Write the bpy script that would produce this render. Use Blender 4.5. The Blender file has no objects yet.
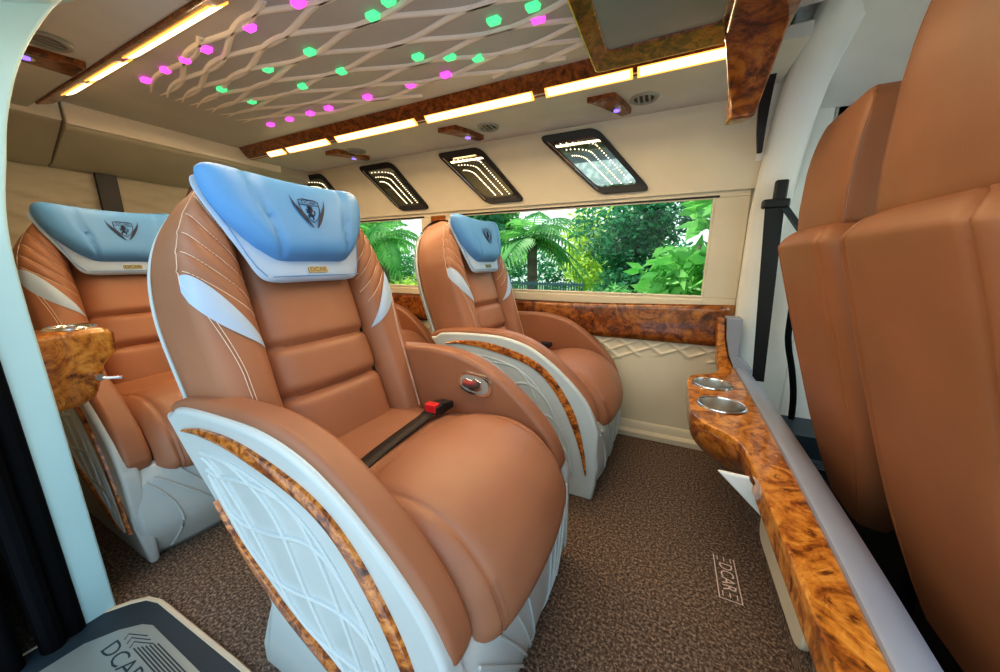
import bpy, bmesh, math, random
from mathutils import Vector, Matrix
random.seed(7)
sc = bpy.context.scene
COL = sc.collection
PI = math.pi

# ------------------------------------------------------------------ materials
def new_mat(name):
    m = bpy.data.materials.new(name); m.use_nodes = True
    nt = m.node_tree; b = nt.nodes['Principled BSDF']
    return m, nt, b

def bump(nt, b, height, strength=.2, dist=.002):
    n = nt.nodes.new('ShaderNodeBump'); n.inputs['Strength'].default_value = strength
    n.inputs['Distance'].default_value = dist
    nt.links.new(height, n.inputs['Height']); nt.links.new(n.outputs['Normal'], b.inputs['Normal'])

def coords(nt, scale=(1, 1, 1)):
    t = nt.nodes.new('ShaderNodeTexCoord'); mp = nt.nodes.new('ShaderNodeMapping')
    mp.inputs['Scale'].default_value = scale
    nt.links.new(t.outputs['Object'], mp.inputs['Vector'])
    return mp.outputs['Vector']

def noise(nt, vec, scale, detail=3, rough=.5, dist=0):
    n = nt.nodes.new('ShaderNodeTexNoise')
    n.inputs['Scale'].default_value = scale; n.inputs['Detail'].default_value = detail
    n.inputs['Roughness'].default_value = rough; n.inputs['Distortion'].default_value = dist
    nt.links.new(vec, n.inputs['Vector'])
    return n.outputs['Fac']

def ramp(nt, fac, stops):
    r = nt.nodes.new('ShaderNodeValToRGB'); e = r.color_ramp.elements
    while len(e) < len(stops): e.new(.5)
    for el, (p, c) in zip(e, stops):
        el.position = p; el.color = (*c, 1)
    nt.links.new(fac, r.inputs['Fac'])
    return r.outputs['Color']

def plain(name, col, rough=.5, metal=0, coat=0, nscale=6, var=.06, bstr=0, bscale=300):
    """one colour with a slight procedural mottling"""
    m, nt, b = new_mat(name)
    v = coords(nt)
    c1 = tuple(max(0, c * (1 - var)) for c in col); c2 = tuple(min(1, c * (1 + var)) for c in col)
    nt.links.new(ramp(nt, noise(nt, v, nscale), [(.3, c1), (.7, c2)]), b.inputs['Base Color'])
    b.inputs['Roughness'].default_value = rough; b.inputs['Metallic'].default_value = metal
    b.inputs['Coat Weight'].default_value = coat; b.inputs['Coat Roughness'].default_value = .05
    if bstr: bump(nt, b, noise(nt, v, bscale, 2), bstr, .001)
    return m

def leather(name, col, rough=.42):
    m, nt, b = new_mat(name); v = coords(nt)
    c1 = tuple(c * .9 for c in col); c2 = tuple(min(1, c * 1.08) for c in col)
    nt.links.new(ramp(nt, noise(nt, v, 5), [(.3, c1), (.7, c2)]), b.inputs['Base Color'])
    b.inputs['Roughness'].default_value = rough
    vo = nt.nodes.new('ShaderNodeTexVoronoi'); vo.inputs['Scale'].default_value = 420
    nt.links.new(v, vo.inputs['Vector']); bump(nt, b, vo.outputs['Distance'], .12, .0012)
    return m

def burl(name, stops, scale=9, coat=.8, knot=.85):
    m, nt, b = new_mat(name); v = coords(nt, (1, 1, 1.0))
    n1 = noise(nt, v, scale, 6, .62, 2.2)
    n2 = noise(nt, v, scale * 5, 4, .6, .8)
    mx = nt.nodes.new('ShaderNodeMath'); mx.operation = 'MULTIPLY_ADD'
    nt.links.new(n2, mx.inputs[0]); mx.inputs[1].default_value = .42; nt.links.new(n1, mx.inputs[2])
    sub = nt.nodes.new('ShaderNodeMath'); sub.operation = 'SUBTRACT'
    nt.links.new(mx.outputs[0], sub.inputs[0]); sub.inputs[1].default_value = .21
    base = ramp(nt, sub.outputs[0], stops)
    vo = nt.nodes.new('ShaderNodeTexVoronoi'); vo.inputs['Scale'].default_value = scale * 2.2
    dv = nt.nodes.new('ShaderNodeVectorMath'); dv.operation = 'ADD'
    cmb = nt.nodes.new('ShaderNodeCombineXYZ')
    mm = nt.nodes.new('ShaderNodeMath'); mm.operation = 'MULTIPLY'; mm.inputs[1].default_value = .16
    nt.links.new(n1, mm.inputs[0])
    for k in range(3): nt.links.new(mm.outputs[0], cmb.inputs[k])
    nt.links.new(v, dv.inputs[0]); nt.links.new(cmb.outputs[0], dv.inputs[1]); nt.links.new(dv.outputs[0], vo.inputs['Vector'])
    knots = ramp(nt, vo.outputs['Distance'], [(.09, (.12, .06, .035)), (.30, (1, 1, 1))])
    mix = nt.nodes.new('ShaderNodeMix'); mix.data_type = 'RGBA'; mix.blend_type = 'MULTIPLY'
    mix.inputs['Factor'].default_value = knot
    nt.links.new(base, mix.inputs[6]); nt.links.new(knots, mix.inputs[7])
    nt.links.new(mix.outputs[2], b.inputs['Base Color'])
    b.inputs['Roughness'].default_value = .28; b.inputs['Coat Weight'].default_value = coat
    b.inputs['Coat Roughness'].default_value = .04
    return m

def emit(name, col, s):
    m, nt, b = new_mat(name)
    v = coords(nt); n = noise(nt, v, 3)
    c2 = tuple(c * .92 for c in col)
    nt.links.new(ramp(nt, n, [(.2, c2), (.8, col)]), b.inputs['Emission Color'])
    b.inputs['Emission Strength'].default_value = s
    b.inputs['Base Color'].default_value = (*col, 1)
    return m

M = {}
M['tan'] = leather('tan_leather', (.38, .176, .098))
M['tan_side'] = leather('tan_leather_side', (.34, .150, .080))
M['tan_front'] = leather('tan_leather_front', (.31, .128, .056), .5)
M['blue'] = leather('blue_leather', (.115, .335, .70), .45)
M['pale_blue'] = leather('pale_blue_leather', (.47, .62, .82), .45)
M['white'] = plain('white_moulding', (.56, .625, .63), .3, coat=.25, var=.02)
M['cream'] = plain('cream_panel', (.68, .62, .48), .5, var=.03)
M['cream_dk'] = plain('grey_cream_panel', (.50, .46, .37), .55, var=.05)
M['soffit'] = plain('warm_grey_lining', (.62, .60, .54), .6, var=.05, bstr=.1)
M['ceiling'] = plain('ceiling_panel', (.52, .50, .46), .4, var=.04)
M['mint'] = plain('pale_green_white_moulding', (.80, .81, .76), .45, var=.03)
M['pillar'] = plain('pale_pillar', (.52, .78, .82), .35, coat=.2, var=.03)
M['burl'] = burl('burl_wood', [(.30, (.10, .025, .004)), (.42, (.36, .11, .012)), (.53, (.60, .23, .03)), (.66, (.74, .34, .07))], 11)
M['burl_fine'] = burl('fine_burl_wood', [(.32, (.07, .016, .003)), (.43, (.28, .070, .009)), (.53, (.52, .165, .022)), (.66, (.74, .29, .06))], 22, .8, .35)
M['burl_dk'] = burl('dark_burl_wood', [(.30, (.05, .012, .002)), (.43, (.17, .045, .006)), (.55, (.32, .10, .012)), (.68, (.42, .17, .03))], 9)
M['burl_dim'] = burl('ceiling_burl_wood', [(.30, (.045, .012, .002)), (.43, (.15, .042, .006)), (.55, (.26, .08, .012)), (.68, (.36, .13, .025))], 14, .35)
M['black'] = plain('black_plastic', (.012, .012, .014), .4, var=.2)
M['rubber'] = plain('black_rubber', (.003, .004, .006), .7, var=.2)
M['rubber'].node_tree.nodes['Principled BSDF'].inputs['Specular IOR Level'].default_value = .12
M['navy'] = plain('navy_mat', (.022, .040, .055), .5, var=.15)
M['belt'] = plain('dark_webbing', (.030, .022, .018), .6, var=.2, bstr=.3, bscale=500)
M['red'] = plain('red_plastic', (.62, .02, .025), .35, var=.05)
M['chrome'] = plain('chrome', (.80, .79, .76), .16, 1, var=.03)
M['steel'] = plain('brushed_steel', (.62, .60, .55), .3, 1, var=.06)
M['silver'] = plain('silver_plate', (.36, .42, .42), .35, .5, var=.04)
M['mirror'] = plain('dark_mirror', (.34, .37, .34), .03, 1, var=.01)
M['thread'] = plain('cream_thread', (.78, .62, .50), .6, var=.05)
M['ink'] = plain('navy_stitching', (.010, .025, .070), .5, var=.1)
M['lip'] = plain('grey_white_moulding', (.29, .32, .38), .4, var=.03)
M['plate_gold'] = plain('bronze_plate', (.30, .28, .16), .35, .8, var=.05)
M['cream_edge'] = plain('cream_piping', (.66, .55, .40), .55, var=.05)
M['decal'] = plain('pale_pink_thread', (.85, .70, .62), .6, var=.03)
M['rib'] = plain('ceiling_rib', (.88, .80, .68), .45, var=.03)
M['screen'] = plain('grey_screen', (.25, .26, .26), .22, var=.03)
M['grey'] = plain('grey_plastic', (.33, .32, .28), .4, var=.05)
M['glow'] = emit('warm_light', (1, .74, .42), 4.2)
M['halo_amber'] = emit('amber_halo', (1, .46, .09), 1.5)
M['magenta'] = emit('magenta_light', (1, .10, .85), 1.2)
M['green'] = emit('green_light', (.10, .95, .34), .85)
M['violet'] = emit('violet_light', (.20, .12, 1), 2.2)
M['dot'] = emit('warm_white_dots', (1, .86, .62), 2.6)
M['gold_line'] = plain('gold_edge', (.85, .62, .28), .25, .9, var=.03)
M['wall_out'] = plain('white_paint', (.8, .82, .8), .5, var=.03)

def carpet():
    m, nt, b = new_mat('brown_carpet'); v = coords(nt)
    n = noise(nt, v, 120, 4, .75)
    nt.links.new(ramp(nt, n, [(.36, (.038, .023, .015)), (.5, (.135, .091, .064)), (.64, (.40, .30, .22))]), b.inputs['Base Color'])
    b.inputs['Roughness'].default_value = .95
    bump(nt, b, noise(nt, v, 260, 2), .7, .004)
    return m
M['carpet'] = carpet()

def glass_mat():
    m = bpy.data.materials.new('window_glass'); m.use_nodes = True; nt = m.node_tree
    nt.nodes.remove(nt.nodes['Principled BSDF'])
    out = nt.nodes['Material Output']
    t = nt.nodes.new('ShaderNodeBsdfTransparent'); t.inputs['Color'].default_value = (.93, .98, .95, 1)
    g = nt.nodes.new('ShaderNodeBsdfGlossy'); g.inputs['Roughness'].default_value = .02
    f = nt.nodes.new('ShaderNodeFresnel'); f.inputs['IOR'].default_value = 1.3
    mx = nt.nodes.new('ShaderNodeMixShader')
    nt.links.new(f.outputs[0], mx.inputs[0]); nt.links.new(t.outputs[0], mx.inputs[1]); nt.links.new(g.outputs[0], mx.inputs[2])
    nt.links.new(mx.outputs[0], out.inputs[0])
    return m
M['glass'] = glass_mat()

def leaf_mat(name, a, bcol, trans=.5):
    m, nt, b = new_mat(name)
    oi = coords(nt, (1, 1, 1)); n = noise(nt, oi, 2.6, 3)
    c = ramp(nt, n, [(.35, a), (.65, bcol)])
    nt.links.new(c, b.inputs['Base Color']); b.inputs['Roughness'].default_value = .5
    tr = nt.nodes.new('ShaderNodeBsdfTranslucent'); nt.links.new(c, tr.inputs['Color'])
    mx = nt.nodes.new('ShaderNodeMixShader'); mx.inputs[0].default_value = trans
    nt.links.new(b.outputs[0], mx.inputs[1]); nt.links.new(tr.outputs[0], mx.inputs[2])
    nt.links.new(mx.outputs[0], nt.nodes['Material Output'].inputs[0])
    return m
M['leaf_a'] = leaf_mat('leaf_deep', (.03, .17, .07), (.10, .40, .17))
M['leaf_b'] = leaf_mat('leaf_mid', (.08, .32, .07), (.28, .62, .18))
M['leaf_c'] = leaf_mat('leaf_bright', (.10, .40, .07), (.30, .66, .17))
M['leaf_d'] = leaf_mat('leaf_yellow', (.40, .62, .08), (.78, .90, .22))
M['leaf_h'] = leaf_mat('leaf_hedge', (.05, .22, .03), (.14, .42, .05))
M['bark'] = plain('bark', (.17, .13, .10), .9, var=.4, bstr=.5, bscale=40)
M['lawn'] = plain('lawn', (.12, .22, .06), .9, var=.4, nscale=3, bstr=.6, bscale=60)
M['bounce_paving'] = plain('pale_bounce_paving', (.36, .39, .42), .8, var=.1, bstr=.3, bscale=40)
M['fence'] = plain('grey_green_metal', (.08, .16, .16), .5, var=.1)

# ------------------------------------------------------------------ mesh helpers
def mesh_obj(name, verts, faces, mat, parent=None, smooth=True, bevel=0, seg=3, sub=0, solid=0, angle=35):
    me = bpy.data.meshes.new(name); me.from_pydata([tuple(v) for v in verts], [], faces); me.update()
    bm = bmesh.new(); bm.from_mesh(me); bmesh.ops.recalc_face_normals(bm, faces=bm.faces); bm.to_mesh(me); bm.free()
    o = bpy.data.objects.new(name, me); COL.objects.link(o)
    if mat: me.materials.append(M[mat] if isinstance(mat, str) else mat)
    if smooth:
        for p in me.polygons: p.use_smooth = True
        try: me.set_sharp_from_angle(angle=math.radians(angle))
        except Exception: pass
    if solid:
        s = o.modifiers.new('solid', 'SOLIDIFY'); s.thickness = solid; s.offset = 0
    if bevel:
        b = o.modifiers.new('bevel', 'BEVEL'); b.width = bevel; b.segments = seg; b.limit_method = 'ANGLE'; b.angle_limit = math.radians(40)
        w = o.modifiers.new('wn', 'WEIGHTED_NORMAL'); w.keep_sharp = False
        for p in me.polygons: p.use_smooth = True
    if sub:
        s = o.modifiers.new('sub', 'SUBSURF'); s.levels = sub; s.render_levels = sub
    if parent: o.parent = parent
    return o

class MB:
    def __init__(s): s.v = []; s.f = []
    def add(s, v, f):
        n = len(s.v); s.v += [Vector(p) for p in v]; s.f += [[i + n for i in q] for q in f]; return s
    def box(s, a, b):
        (x0, y0, z0), (x1, y1, z1) = a, b
        return s.add([(x0,y0,z0),(x1,y0,z0),(x1,y1,z0),(x0,y1,z0),(x0,y0,z1),(x1,y0,z1),(x1,y1,z1),(x0,y1,z1)],
                     [[0,3,2,1],[4,5,6,7],[0,1,5,4],[1,2,6,5],[2,3,7,6],[3,0,4,7]])
    def tube(s, pts, r, n=6, flat=None, closed=False):
        """round tube along pts; r number or list"""
        pts = [Vector(p) for p in pts]; N = len(pts); rings = []
        for i, p in enumerate(pts):
            if closed: t = pts[(i+1) % N] - pts[i-1]
            else: t = pts[min(i+1, N-1)] - pts[max(i-1, 0)]
            if t.length < 1e-9: t = Vector((1, 0, 0))
            t.normalize()
            a = Vector((0, 0, 1)) if abs(t.z) < .9 else Vector((1, 0, 0))
            u = t.cross(a).normalized(); w = t.cross(u)
            rr = r[i] if isinstance(r, (list, tuple)) else r
            rings.append([p + (u * math.cos(2*PI*k/n) + w * math.sin(2*PI*k/n)) * rr for k in range(n)])
        v = [q for ring in rings for q in ring]; f = []
        M_ = N if closed else N - 1
        for i in range(M_):
            j = (i + 1) % N
            for k in range(n):
                f.append([i*n+k, i*n+(k+1) % n, j*n+(k+1) % n, j*n+k])
        if not closed: f += [list(range(n))[::-1], [(N-1)*n+k for k in range(n)]]
        return s.add(v, f)
    def prism(s, poly, fn0, fn1):
        n = len(poly)
        v = [fn0(p) for p in poly] + [fn1(p) for p in poly]
        f = [list(range(n))[::-1], [n+i for i in range(n)]] + [[i, (i+1) % n, n+(i+1) % n, n+i] for i in range(n)]
        return s.add(v, f)
    def grid(s, fn, us, vs, closed=False):
        nu, nv = len(us), len(vs)
        v = [fn(u, w) for u in us for w in vs]
        f = [[i*nv+j, (i+1)*nv+j, (i+1)*nv+j+1, i*nv+j+1] for i in range(nu-1) for j in range(nv-1)]
        return s.add(v, f)
    def build(s, name, mat, parent=None, **k): return mesh_obj(name, s.v, s.f, mat, parent, **k)

def lin(a, b, n): return [a + (b - a) * i / (n - 1) for i in range(n)]
def interp(tab, x):
    if x <= tab[0][0]: return tab[0][1]
    for (a, p), (b, q) in zip(tab, tab[1:]):
        if x <= b:
            t = (x - a) / (b - a); t2 = t
            return p + (q - p) * t2
    return tab[-1][1]
def catmull(pts, n=8):
    out = []; P = [Vector(p) for p in pts]
    for i in range(len(P) - 1):
        p0 = P[i-1] if i else P[i]*2 - P[i+1]; p1 = P[i]; p2 = P[i+1]; p3 = P[i+2] if i + 2 < len(P) else P[i+1]*2 - P[i]
        for k in range(n):
            t = k / n
            out.append(.5*((2*p1) + (p2-p0)*t + (2*p0-5*p1+4*p2-p3)*t*t + (-p0+3*p1-3*p2+p3)*t**3))
    out.append(P[-1]); return out
def smooth_tab(pts, n=8):
    c = catmull([(a, b, 0) for a, b in pts], n); return [(p.x, p.y) for p in c]

def tag(o, label=None, cat=None, group=None, kind=None):
    if label: o['label'] = label
    if cat: o['category'] = cat
    if group: o['group'] = group
    if kind: o['kind'] = kind
    return o
def empty(name, loc, rz=0):
    o = bpy.data.objects.new(name, None); COL.objects.link(o); o.location = loc; o.rotation_euler = (0, 0, rz); o.empty_display_size = .1
    return o
def copy_tree(o, parent=None):
    c = o.copy(); COL.objects.link(c)
    if parent: c.parent = parent
    for ch in list(o.children): copy_tree(ch, c)
    return c
def struct(o): o['kind'] = 'structure'; return o

def text_polys(body, size=1.0):
    """outline mesh of a word: verts (x,y), faces; centred"""
    cu = bpy.data.curves.new('word', 'FONT'); cu.body = body; cu.size = size; cu.align_x = 'CENTER'; cu.align_y = 'CENTER'
    cu.resolution_u = 3
    o = bpy.data.objects.new('word', cu); COL.objects.link(o)
    dg = bpy.context.evaluated_depsgraph_get(); dg.update()
    me = bpy.data.meshes.new_from_object(o.evaluated_get(dg))
    v = [(p.co.x, p.co.y) for p in me.vertices]; f = [list(p.vertices) for p in me.polygons]
    bpy.data.objects.remove(o); bpy.data.curves.remove(cu); bpy.data.meshes.remove(me)
    return v, f

def child(mb, name, mat, par, **k):
    o = mb.build(name, mat, **k); o.parent = par
    o.matrix_parent_inverse = (Matrix.Translation(par.location) @ Matrix.Rotation(par.rotation_euler.z, 4, 'Z')).inverted(); return o

# ------------------------------------------------------------------ camera (sliding-door opening, looking back and across)
cam_d = bpy.data.cameras.new('camera'); cam = bpy.data.objects.new('camera', cam_d); COL.objects.link(cam)
cam_d.sensor_width = 36; cam_d.lens = 36 * 340 / 1000; cam_d.clip_start = .02
def camera_axes():
    f, cx, cy = 340., 500., 336.
    d = lambda u, v: Vector((u - cx, v - cy, f)).normalized()
    r = d(-212, 262); p2 = d(788, 262)
    dn = r.cross(p2).normalized()
    if dn.y < 0: dn = -dn
    X = -r; Z = -dn; Y = Z.cross(X)
    return X, Y, Z
AX, AY, AZ = camera_axes()
right = Vector((AX.x, AY.x, AZ.x)); down = Vector((AX.y, AY.y, AZ.y)); fwd = Vector((AX.z, AY.z, AZ.z))
mw = Matrix((( right.x, -down.x, -fwd.x, 0), (right.y, -down.y, -fwd.y, 0), (right.z, -down.z, -fwd.z, 1.0), (0, 0, 0, 1)))
cam.matrix_world = mw
sc.camera = cam

# ================================================================== SETTING
W = 2.02          # far (window) wall
# floor
fl = MB(); fl.box((-3.1, .03, -.05), (1.6, 2.06, 0)); struct(fl.build('floor', 'carpet', smooth=False))

# --- far wall: lower panel, sill ledge, wood band, window panel, leaning upper panel
def quilt_h(x, z):
    h = 0
    for k in range(-30, 10):
        for sgn in (1, -1):
            xc = k * .135 + sgn * (z - .50) * 1.75 + .03 * math.sin((z - .5) * 18)
            d = (x - xc) * .5
            h = max(h, math.exp(-(d / .006) ** 2))
    lim = .455 + .05 * math.sin(x * 5 + 1.2)
    if z < lim: h *= max(0, 1 - (lim - z) / .015)
    return h
g = MB()
zs = lin(.08, .40, 6) + lin(.41, .585, 34)
g.grid(lambda x, z: Vector((x, W - .008 * quilt_h(x, z), z)), lin(-2.66, .31, 420), zs)
g.box((-2.66, W + .012, 0), (.31, W + .04, .80))
struct(g.build('wall_left', 'cream', smooth=True, angle=80))
bb = MB()
bb.prism([(W, 0), (W - .045, 0), (W - .045, .03), (W - .02, .042), (W - .016, .075), (W - .006, .088), (W, .088)], lambda p: (-2.66, p[0], p[1]), lambda p: (.31, p[0], p[1]))
struct(bb.build('baseboard_left', 'cream', smooth=False, bevel=.005))
# wood band (sags slightly toward the front, as in the photo)
wb = MB()
wb.grid(lambda x, u: Vector((x, W - .012 - .006 * math.sin(u * PI), .578 + u * (.762 + .03 * max(0, (x + .6)) / .9 - .578))), lin(-2.66, .309, 40), lin(0, 1, 8))
tag(wb.build('wood_trim_band', 'burl_dk', solid=.012), 'long dark burl wood band below the side windows', 'wood trim')
# window panel with two openings
WT, WBZ = 1.302, .825
pn = MB(); th = .03
pn.box((-2.66, W, .762), (.31, W + th, WBZ - .004)); pn.box((-2.66, W, WT), (.31, W + th, 1.345)); pn.box((.30, W + .01, -.1), (.45, W + th, 1.36))
for a, b in ((-2.66, -2.30), (-1.60, -1.335), (.165, .31)): pn.box((a, W, WBZ - .004), (b, W + th, WT))
struct(pn.build('trim_1', 'cream', smooth=False, bevel=.004))
sl = MB(); sl.box((-2.3, W - .012, .765), (.17, W + .02, .812)); struct(sl.build('trim_2', 'cream', smooth=False, bevel=.006))
for nm, a, b in (('window_1', -1.335, .165), ('window_2', -2.30, -1.60)):
    e = empty(nm, ((a + b) / 2, W + th / 2, WBZ)); struct(e)
    gl = MB(); gl.add([(a, W + .02, WBZ - .01), (b, W + .02, WBZ - .01), (b, W + .02, WT), (a, W + .02, WT)], [[0, 1, 2, 3]])
    o = gl.build('pane', 'glass', smooth=False); o.parent = e; o.matrix_parent_inverse = Matrix.Translation(-e.location)
    fr = MB(); r = .008
    for p, q in (((a, WBZ), (b, WBZ)), ((a, WT), (b, WT)), ((a, WBZ), (a, WT)), ((b, WBZ), (b, WT))):
        fr.tube([(p[0], W + .004, p[1]), (q[0], W + .004, q[1])], r if p[1] != WT or q[1] != WT else .006, 6)
    o = fr.build('frame', 'cream'); o.parent = e; o.matrix_parent_inverse = Matrix.Translation(-e.location)
    # dark gap line under the upper panel
    gp = MB(); gp.box((a - .02, W - .003, WT + .0), (b + .02, W + .004, WT + .010))
    o = gp.build('seal', 'black', smooth=False); o.parent = e; o.matrix_parent_inverse = Matrix.Translation(-e.location)
vp = MB(); vp.box((-1.515, W - .012, .80), (-1.40, W + .01, 1.31))
tag(vp.build('pillar_trim', 'burl_dk', smooth=False, bevel=.004), 'dark burl wood upright strip on the pillar between the two windows', 'wood trim')
# leaning upper panel
UP0, UP1 = (2.005, 1.33), (1.955, 1.70)
up = MB()
up.prism([UP0, UP1, (UP1[0] + .03, UP1[1]), (UP0[0] + .03, UP0[1])], lambda p: (-2.8, p[0], p[1]), lambda p: (.37, p[0], p[1]))
struct(up.build('wall_left_upper', 'cream', smooth=False))

# --- ceiling
cg = MB()
cg.box((-2.66, .69, 1.735), (.4, 1.455, 1.78))
ce = struct(cg.build('ceiling', 'ceiling', smooth=False))
rb = MB()
for j in range(13):
    sg = 1 if j % 2 else -1
    def rib_y(x):
        k1 = 2 * PI / .70
        fan = .66 + .40 * min(1, (x + 2.3) / 1.1)
        return 1.045 + ((j - 6) * .0485 + sg * .030 * math.sin(k1 * x + .4)) * fan + .05 * math.sin(1.7 * x + .22 * j) * fan
    run = []
    for x in lin(-2.14, .05, 190):
        y = rib_y(x)
        e = min(1, max(.02, (x + 2.14) / .25))
        if .742 < y < 1.40: run.append((x, y, e))
        elif len(run) > 3: rb.tube([(a, b, 1.7375) for a, b, c in run], [.0035 + .0075 * c for a, b, c in run], 10); run = []
        else: run = []
    if len(run) > 3: rb.tube([(a, b, 1.7375) for a, b, c in run], [.0035 + .0075 * c for a, b, c in run], 10)
rbo = rb.build('rib_pattern', 'rib', ce)
# trims (sloping burl strips between ceiling and soffit)
def trim_strip(name, y0, z0, y1, z1, x0, x1, mat):
    s = MB(); s.prism([(y0, z0), ((y0+y1)/2, (z0+z1)/2 - .012), (y1, z1), (y1, z1 + .04), (y0, z0 + .04)], lambda p: (x0, p[0], p[1]), lambda p: (x1, p[0], p[1]))
    return s.build(name, mat, smooth=False, bevel=.006)
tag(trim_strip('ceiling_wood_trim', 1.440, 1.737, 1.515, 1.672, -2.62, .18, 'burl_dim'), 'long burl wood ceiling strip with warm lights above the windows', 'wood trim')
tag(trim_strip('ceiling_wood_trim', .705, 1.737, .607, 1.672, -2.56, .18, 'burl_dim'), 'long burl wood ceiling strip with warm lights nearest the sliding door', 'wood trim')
so = MB(); so.prism([(1.50, 1.677), (1.99, 1.699), (1.99, 1.74), (1.50, 1.715)], lambda p: (-2.8, p[0], p[1]), lambda p: (.325, p[0], p[1]))
struct(so.build('ceiling_side_far', 'soffit', smooth=False))
so = MB(); so.prism([(.615, 1.678), (.30, 1.665), (.22, 1.60), (.20, 1.64), (.30, 1.71), (.615, 1.72)], lambda p: (-2.9, p[0], p[1]), lambda p: (1.6, p[0], p[1]))
struct(so.build('ceiling_side_near', 'soffit', smooth=False, bevel=.02))
rf = MB(); rf.box((-3.4, .0, 1.80), (1.7, 2.1, 1.84)); struct(rf.build('roof', 'wall_out', smooth=False))

# lights on the strips
def strip_light(x0, x1, far, label, wide=.5):
    if far: f = lambda t, d: (1.44 + .075 * t, 1.737 - .065 * t - d)
    else:   f = lambda t, d: (.705 - .098 * t, 1.737 - .065 * t - d)
    a, b = (.52, .96) if far else (.13, .70)
    w_ = b - a
    e = empty('ceiling_strip_light', ((x0 + x1) / 2, f((a + b) / 2, .004)[0], f((a + b) / 2, .004)[1]))
    tag(e, label, 'ceiling light', 'warm strip lights in the ceiling trims')
    for nm, q0, q1, dx, h, m in (('halo_border', a, b, 0, .0095, 'halo_amber'), ('light_bar', a + w_ * .22, b - w_ * .22, .010, .0135, 'glow')):  # glowing amber border imitates the orange halo around the light bar
        p = [f(q0, h), f((q0 + q1) / 2, h + .003), f(q1, h), f(q1, .002), f(q0, .002)]
        s = MB(); s.prism(p, lambda q: (x0 + dx, q[0], q[1]), lambda q: (x1 - dx, q[0], q[1]))
        child(s, nm, m, e, smooth=False)
far_l = [(-2.40, -2.235, 'short warm strip light at the rear end of the window-side ceiling trim'),
         (-2.205, -1.83, 'warm strip light second from the rear in the window-side ceiling trim'),
         (-1.768, -1.195, 'long warm strip light above the third wall mirror from the front'),
         (-1.135, -.578, 'long warm strip light above the second wall mirror from the front'),
         (-.525, -.188, 'bright warm strip light directly beside the monitor corner'),
         (-.172, .150, 'bright warm strip light running behind the hanging wood header leg')]
for i, (a, b, l) in enumerate(far_l): strip_light(a, b, True, l)
near_l = [(-2.36, -2.165, 'short warm strip light at the rear end of the door-side ceiling trim'),
          (-2.10, -1.825, 'warm strip light second from the rear in the door-side ceiling trim'),
          (-1.755, -1.20, 'long warm strip light in the door-side ceiling trim at the photo top'),
          ]
for a, b, l in near_l: strip_light(a, b, False, l)

# gem lights in the ribbed ceiling
def gem(x, y, mat, label, group):
    s = MB(); a, b = .022, .0135
    z = 1.7235
    top = [(x - a, y - b*.8), (x - a*.6, y - b), (x + a*.8, y - b), (x + a, y + b*.6), (x + a*.7, y + b), (x - a*.9, y + b)]
    s.prism(top, lambda p: (p[0], p[1], z + .011), lambda p: (x + (p[0]-x) * .9, y + (p[1]-y) * .9, z))
    o = s.build('ceiling_gem_light', mat, smooth=False)
    tag(o, label, 'ceiling light', group)
for x in (-2.005, -1.834, -1.679, -1.533, -1.272, -1.031): gem(x, .788, 'magenta', 'small glowing magenta gem in the ceiling row nearest the sliding door', 'magenta ceiling lights near the door')
for x in (-2.021, -1.859, -1.696, -1.56, -1.301, -1.053, -.874): gem(x, 1.296, 'magenta', 'small glowing magenta gem in the ceiling row along the window side', 'magenta ceiling lights on the window side')
gem(-.434, 1.155, 'magenta', 'lone magenta gem in the ceiling next to the monitor frame', 'magenta ceiling lights on the window side')
for x, y in ((-1.811, .966), (-1.469, .959), (-1.221, .958), (-.88, .922), (-.792, .897)):
    gem(x, y, 'green', 'small glowing green gem in the door-side green ceiling row', 'green ceiling lights on the door side')
for x, y in ((-1.816, 1.09), (-1.472, 1.104), (-1.224, 1.095), (-.895, 1.151), (-.791, 1.202), (-.702, 1.253), (-.56, 1.103), (-.43, 1.10)):
    gem(x, y, 'green', 'small glowing green gem in the window-side green ceiling row', 'green ceiling lights on the window side')

# --- monitor in a wood frame hung from the ceiling
mon = empty('ceiling_monitor', (-.1, 1.0, 1.735)); tag(mon, 'grey flip-down monitor in a burl wood frame on the ceiling', 'monitor')
def frame_ring(outer, inner, zt, zb, zi):
    s = MB(); n = len(outer)
    v = [(x, y, zt) for x, y in outer] + [(x, y, zb) for x, y in outer] + [(x, y, zi) for x, y in inner] + [(x, y, zt) for x, y in inner]
    f = []
    for i in range(n):
        j = (i + 1) % n
        for k in range(3): f.append([k*n+i, k*n+j, (k+1)*n+j, (k+1)*n+i])
    return s.add(v, f)
def rrect(x0, y0, x1, y1, r, n=5):
    out = []
    for cx, cy, a in ((x1-r, y1-r, 0), (x0+r, y1-r, 90), (x0+r, y0+r, 180), (x1-r, y0+r, 270)):
        for k in range(n + 1):
            t = math.radians(a + 90 * k / n); out.append((cx + r * math.cos(t), cy + r * math.sin(t)))
    return out
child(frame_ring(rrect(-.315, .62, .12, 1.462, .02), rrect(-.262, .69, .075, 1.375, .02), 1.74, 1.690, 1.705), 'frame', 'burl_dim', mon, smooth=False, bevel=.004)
s = MB(); s.box((-.27, .68, 1.71), (.08, 1.385, 1.73)); child(s, 'screen', 'screen', mon, smooth=False)
s = MB(); s.tube([(x, y, 1.691) for x, y in rrect(-.314, .621, .119, 1.461, .02)], .0028, 5, closed=True); child(s, 'edge_strip', 'gold_line', mon)

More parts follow.
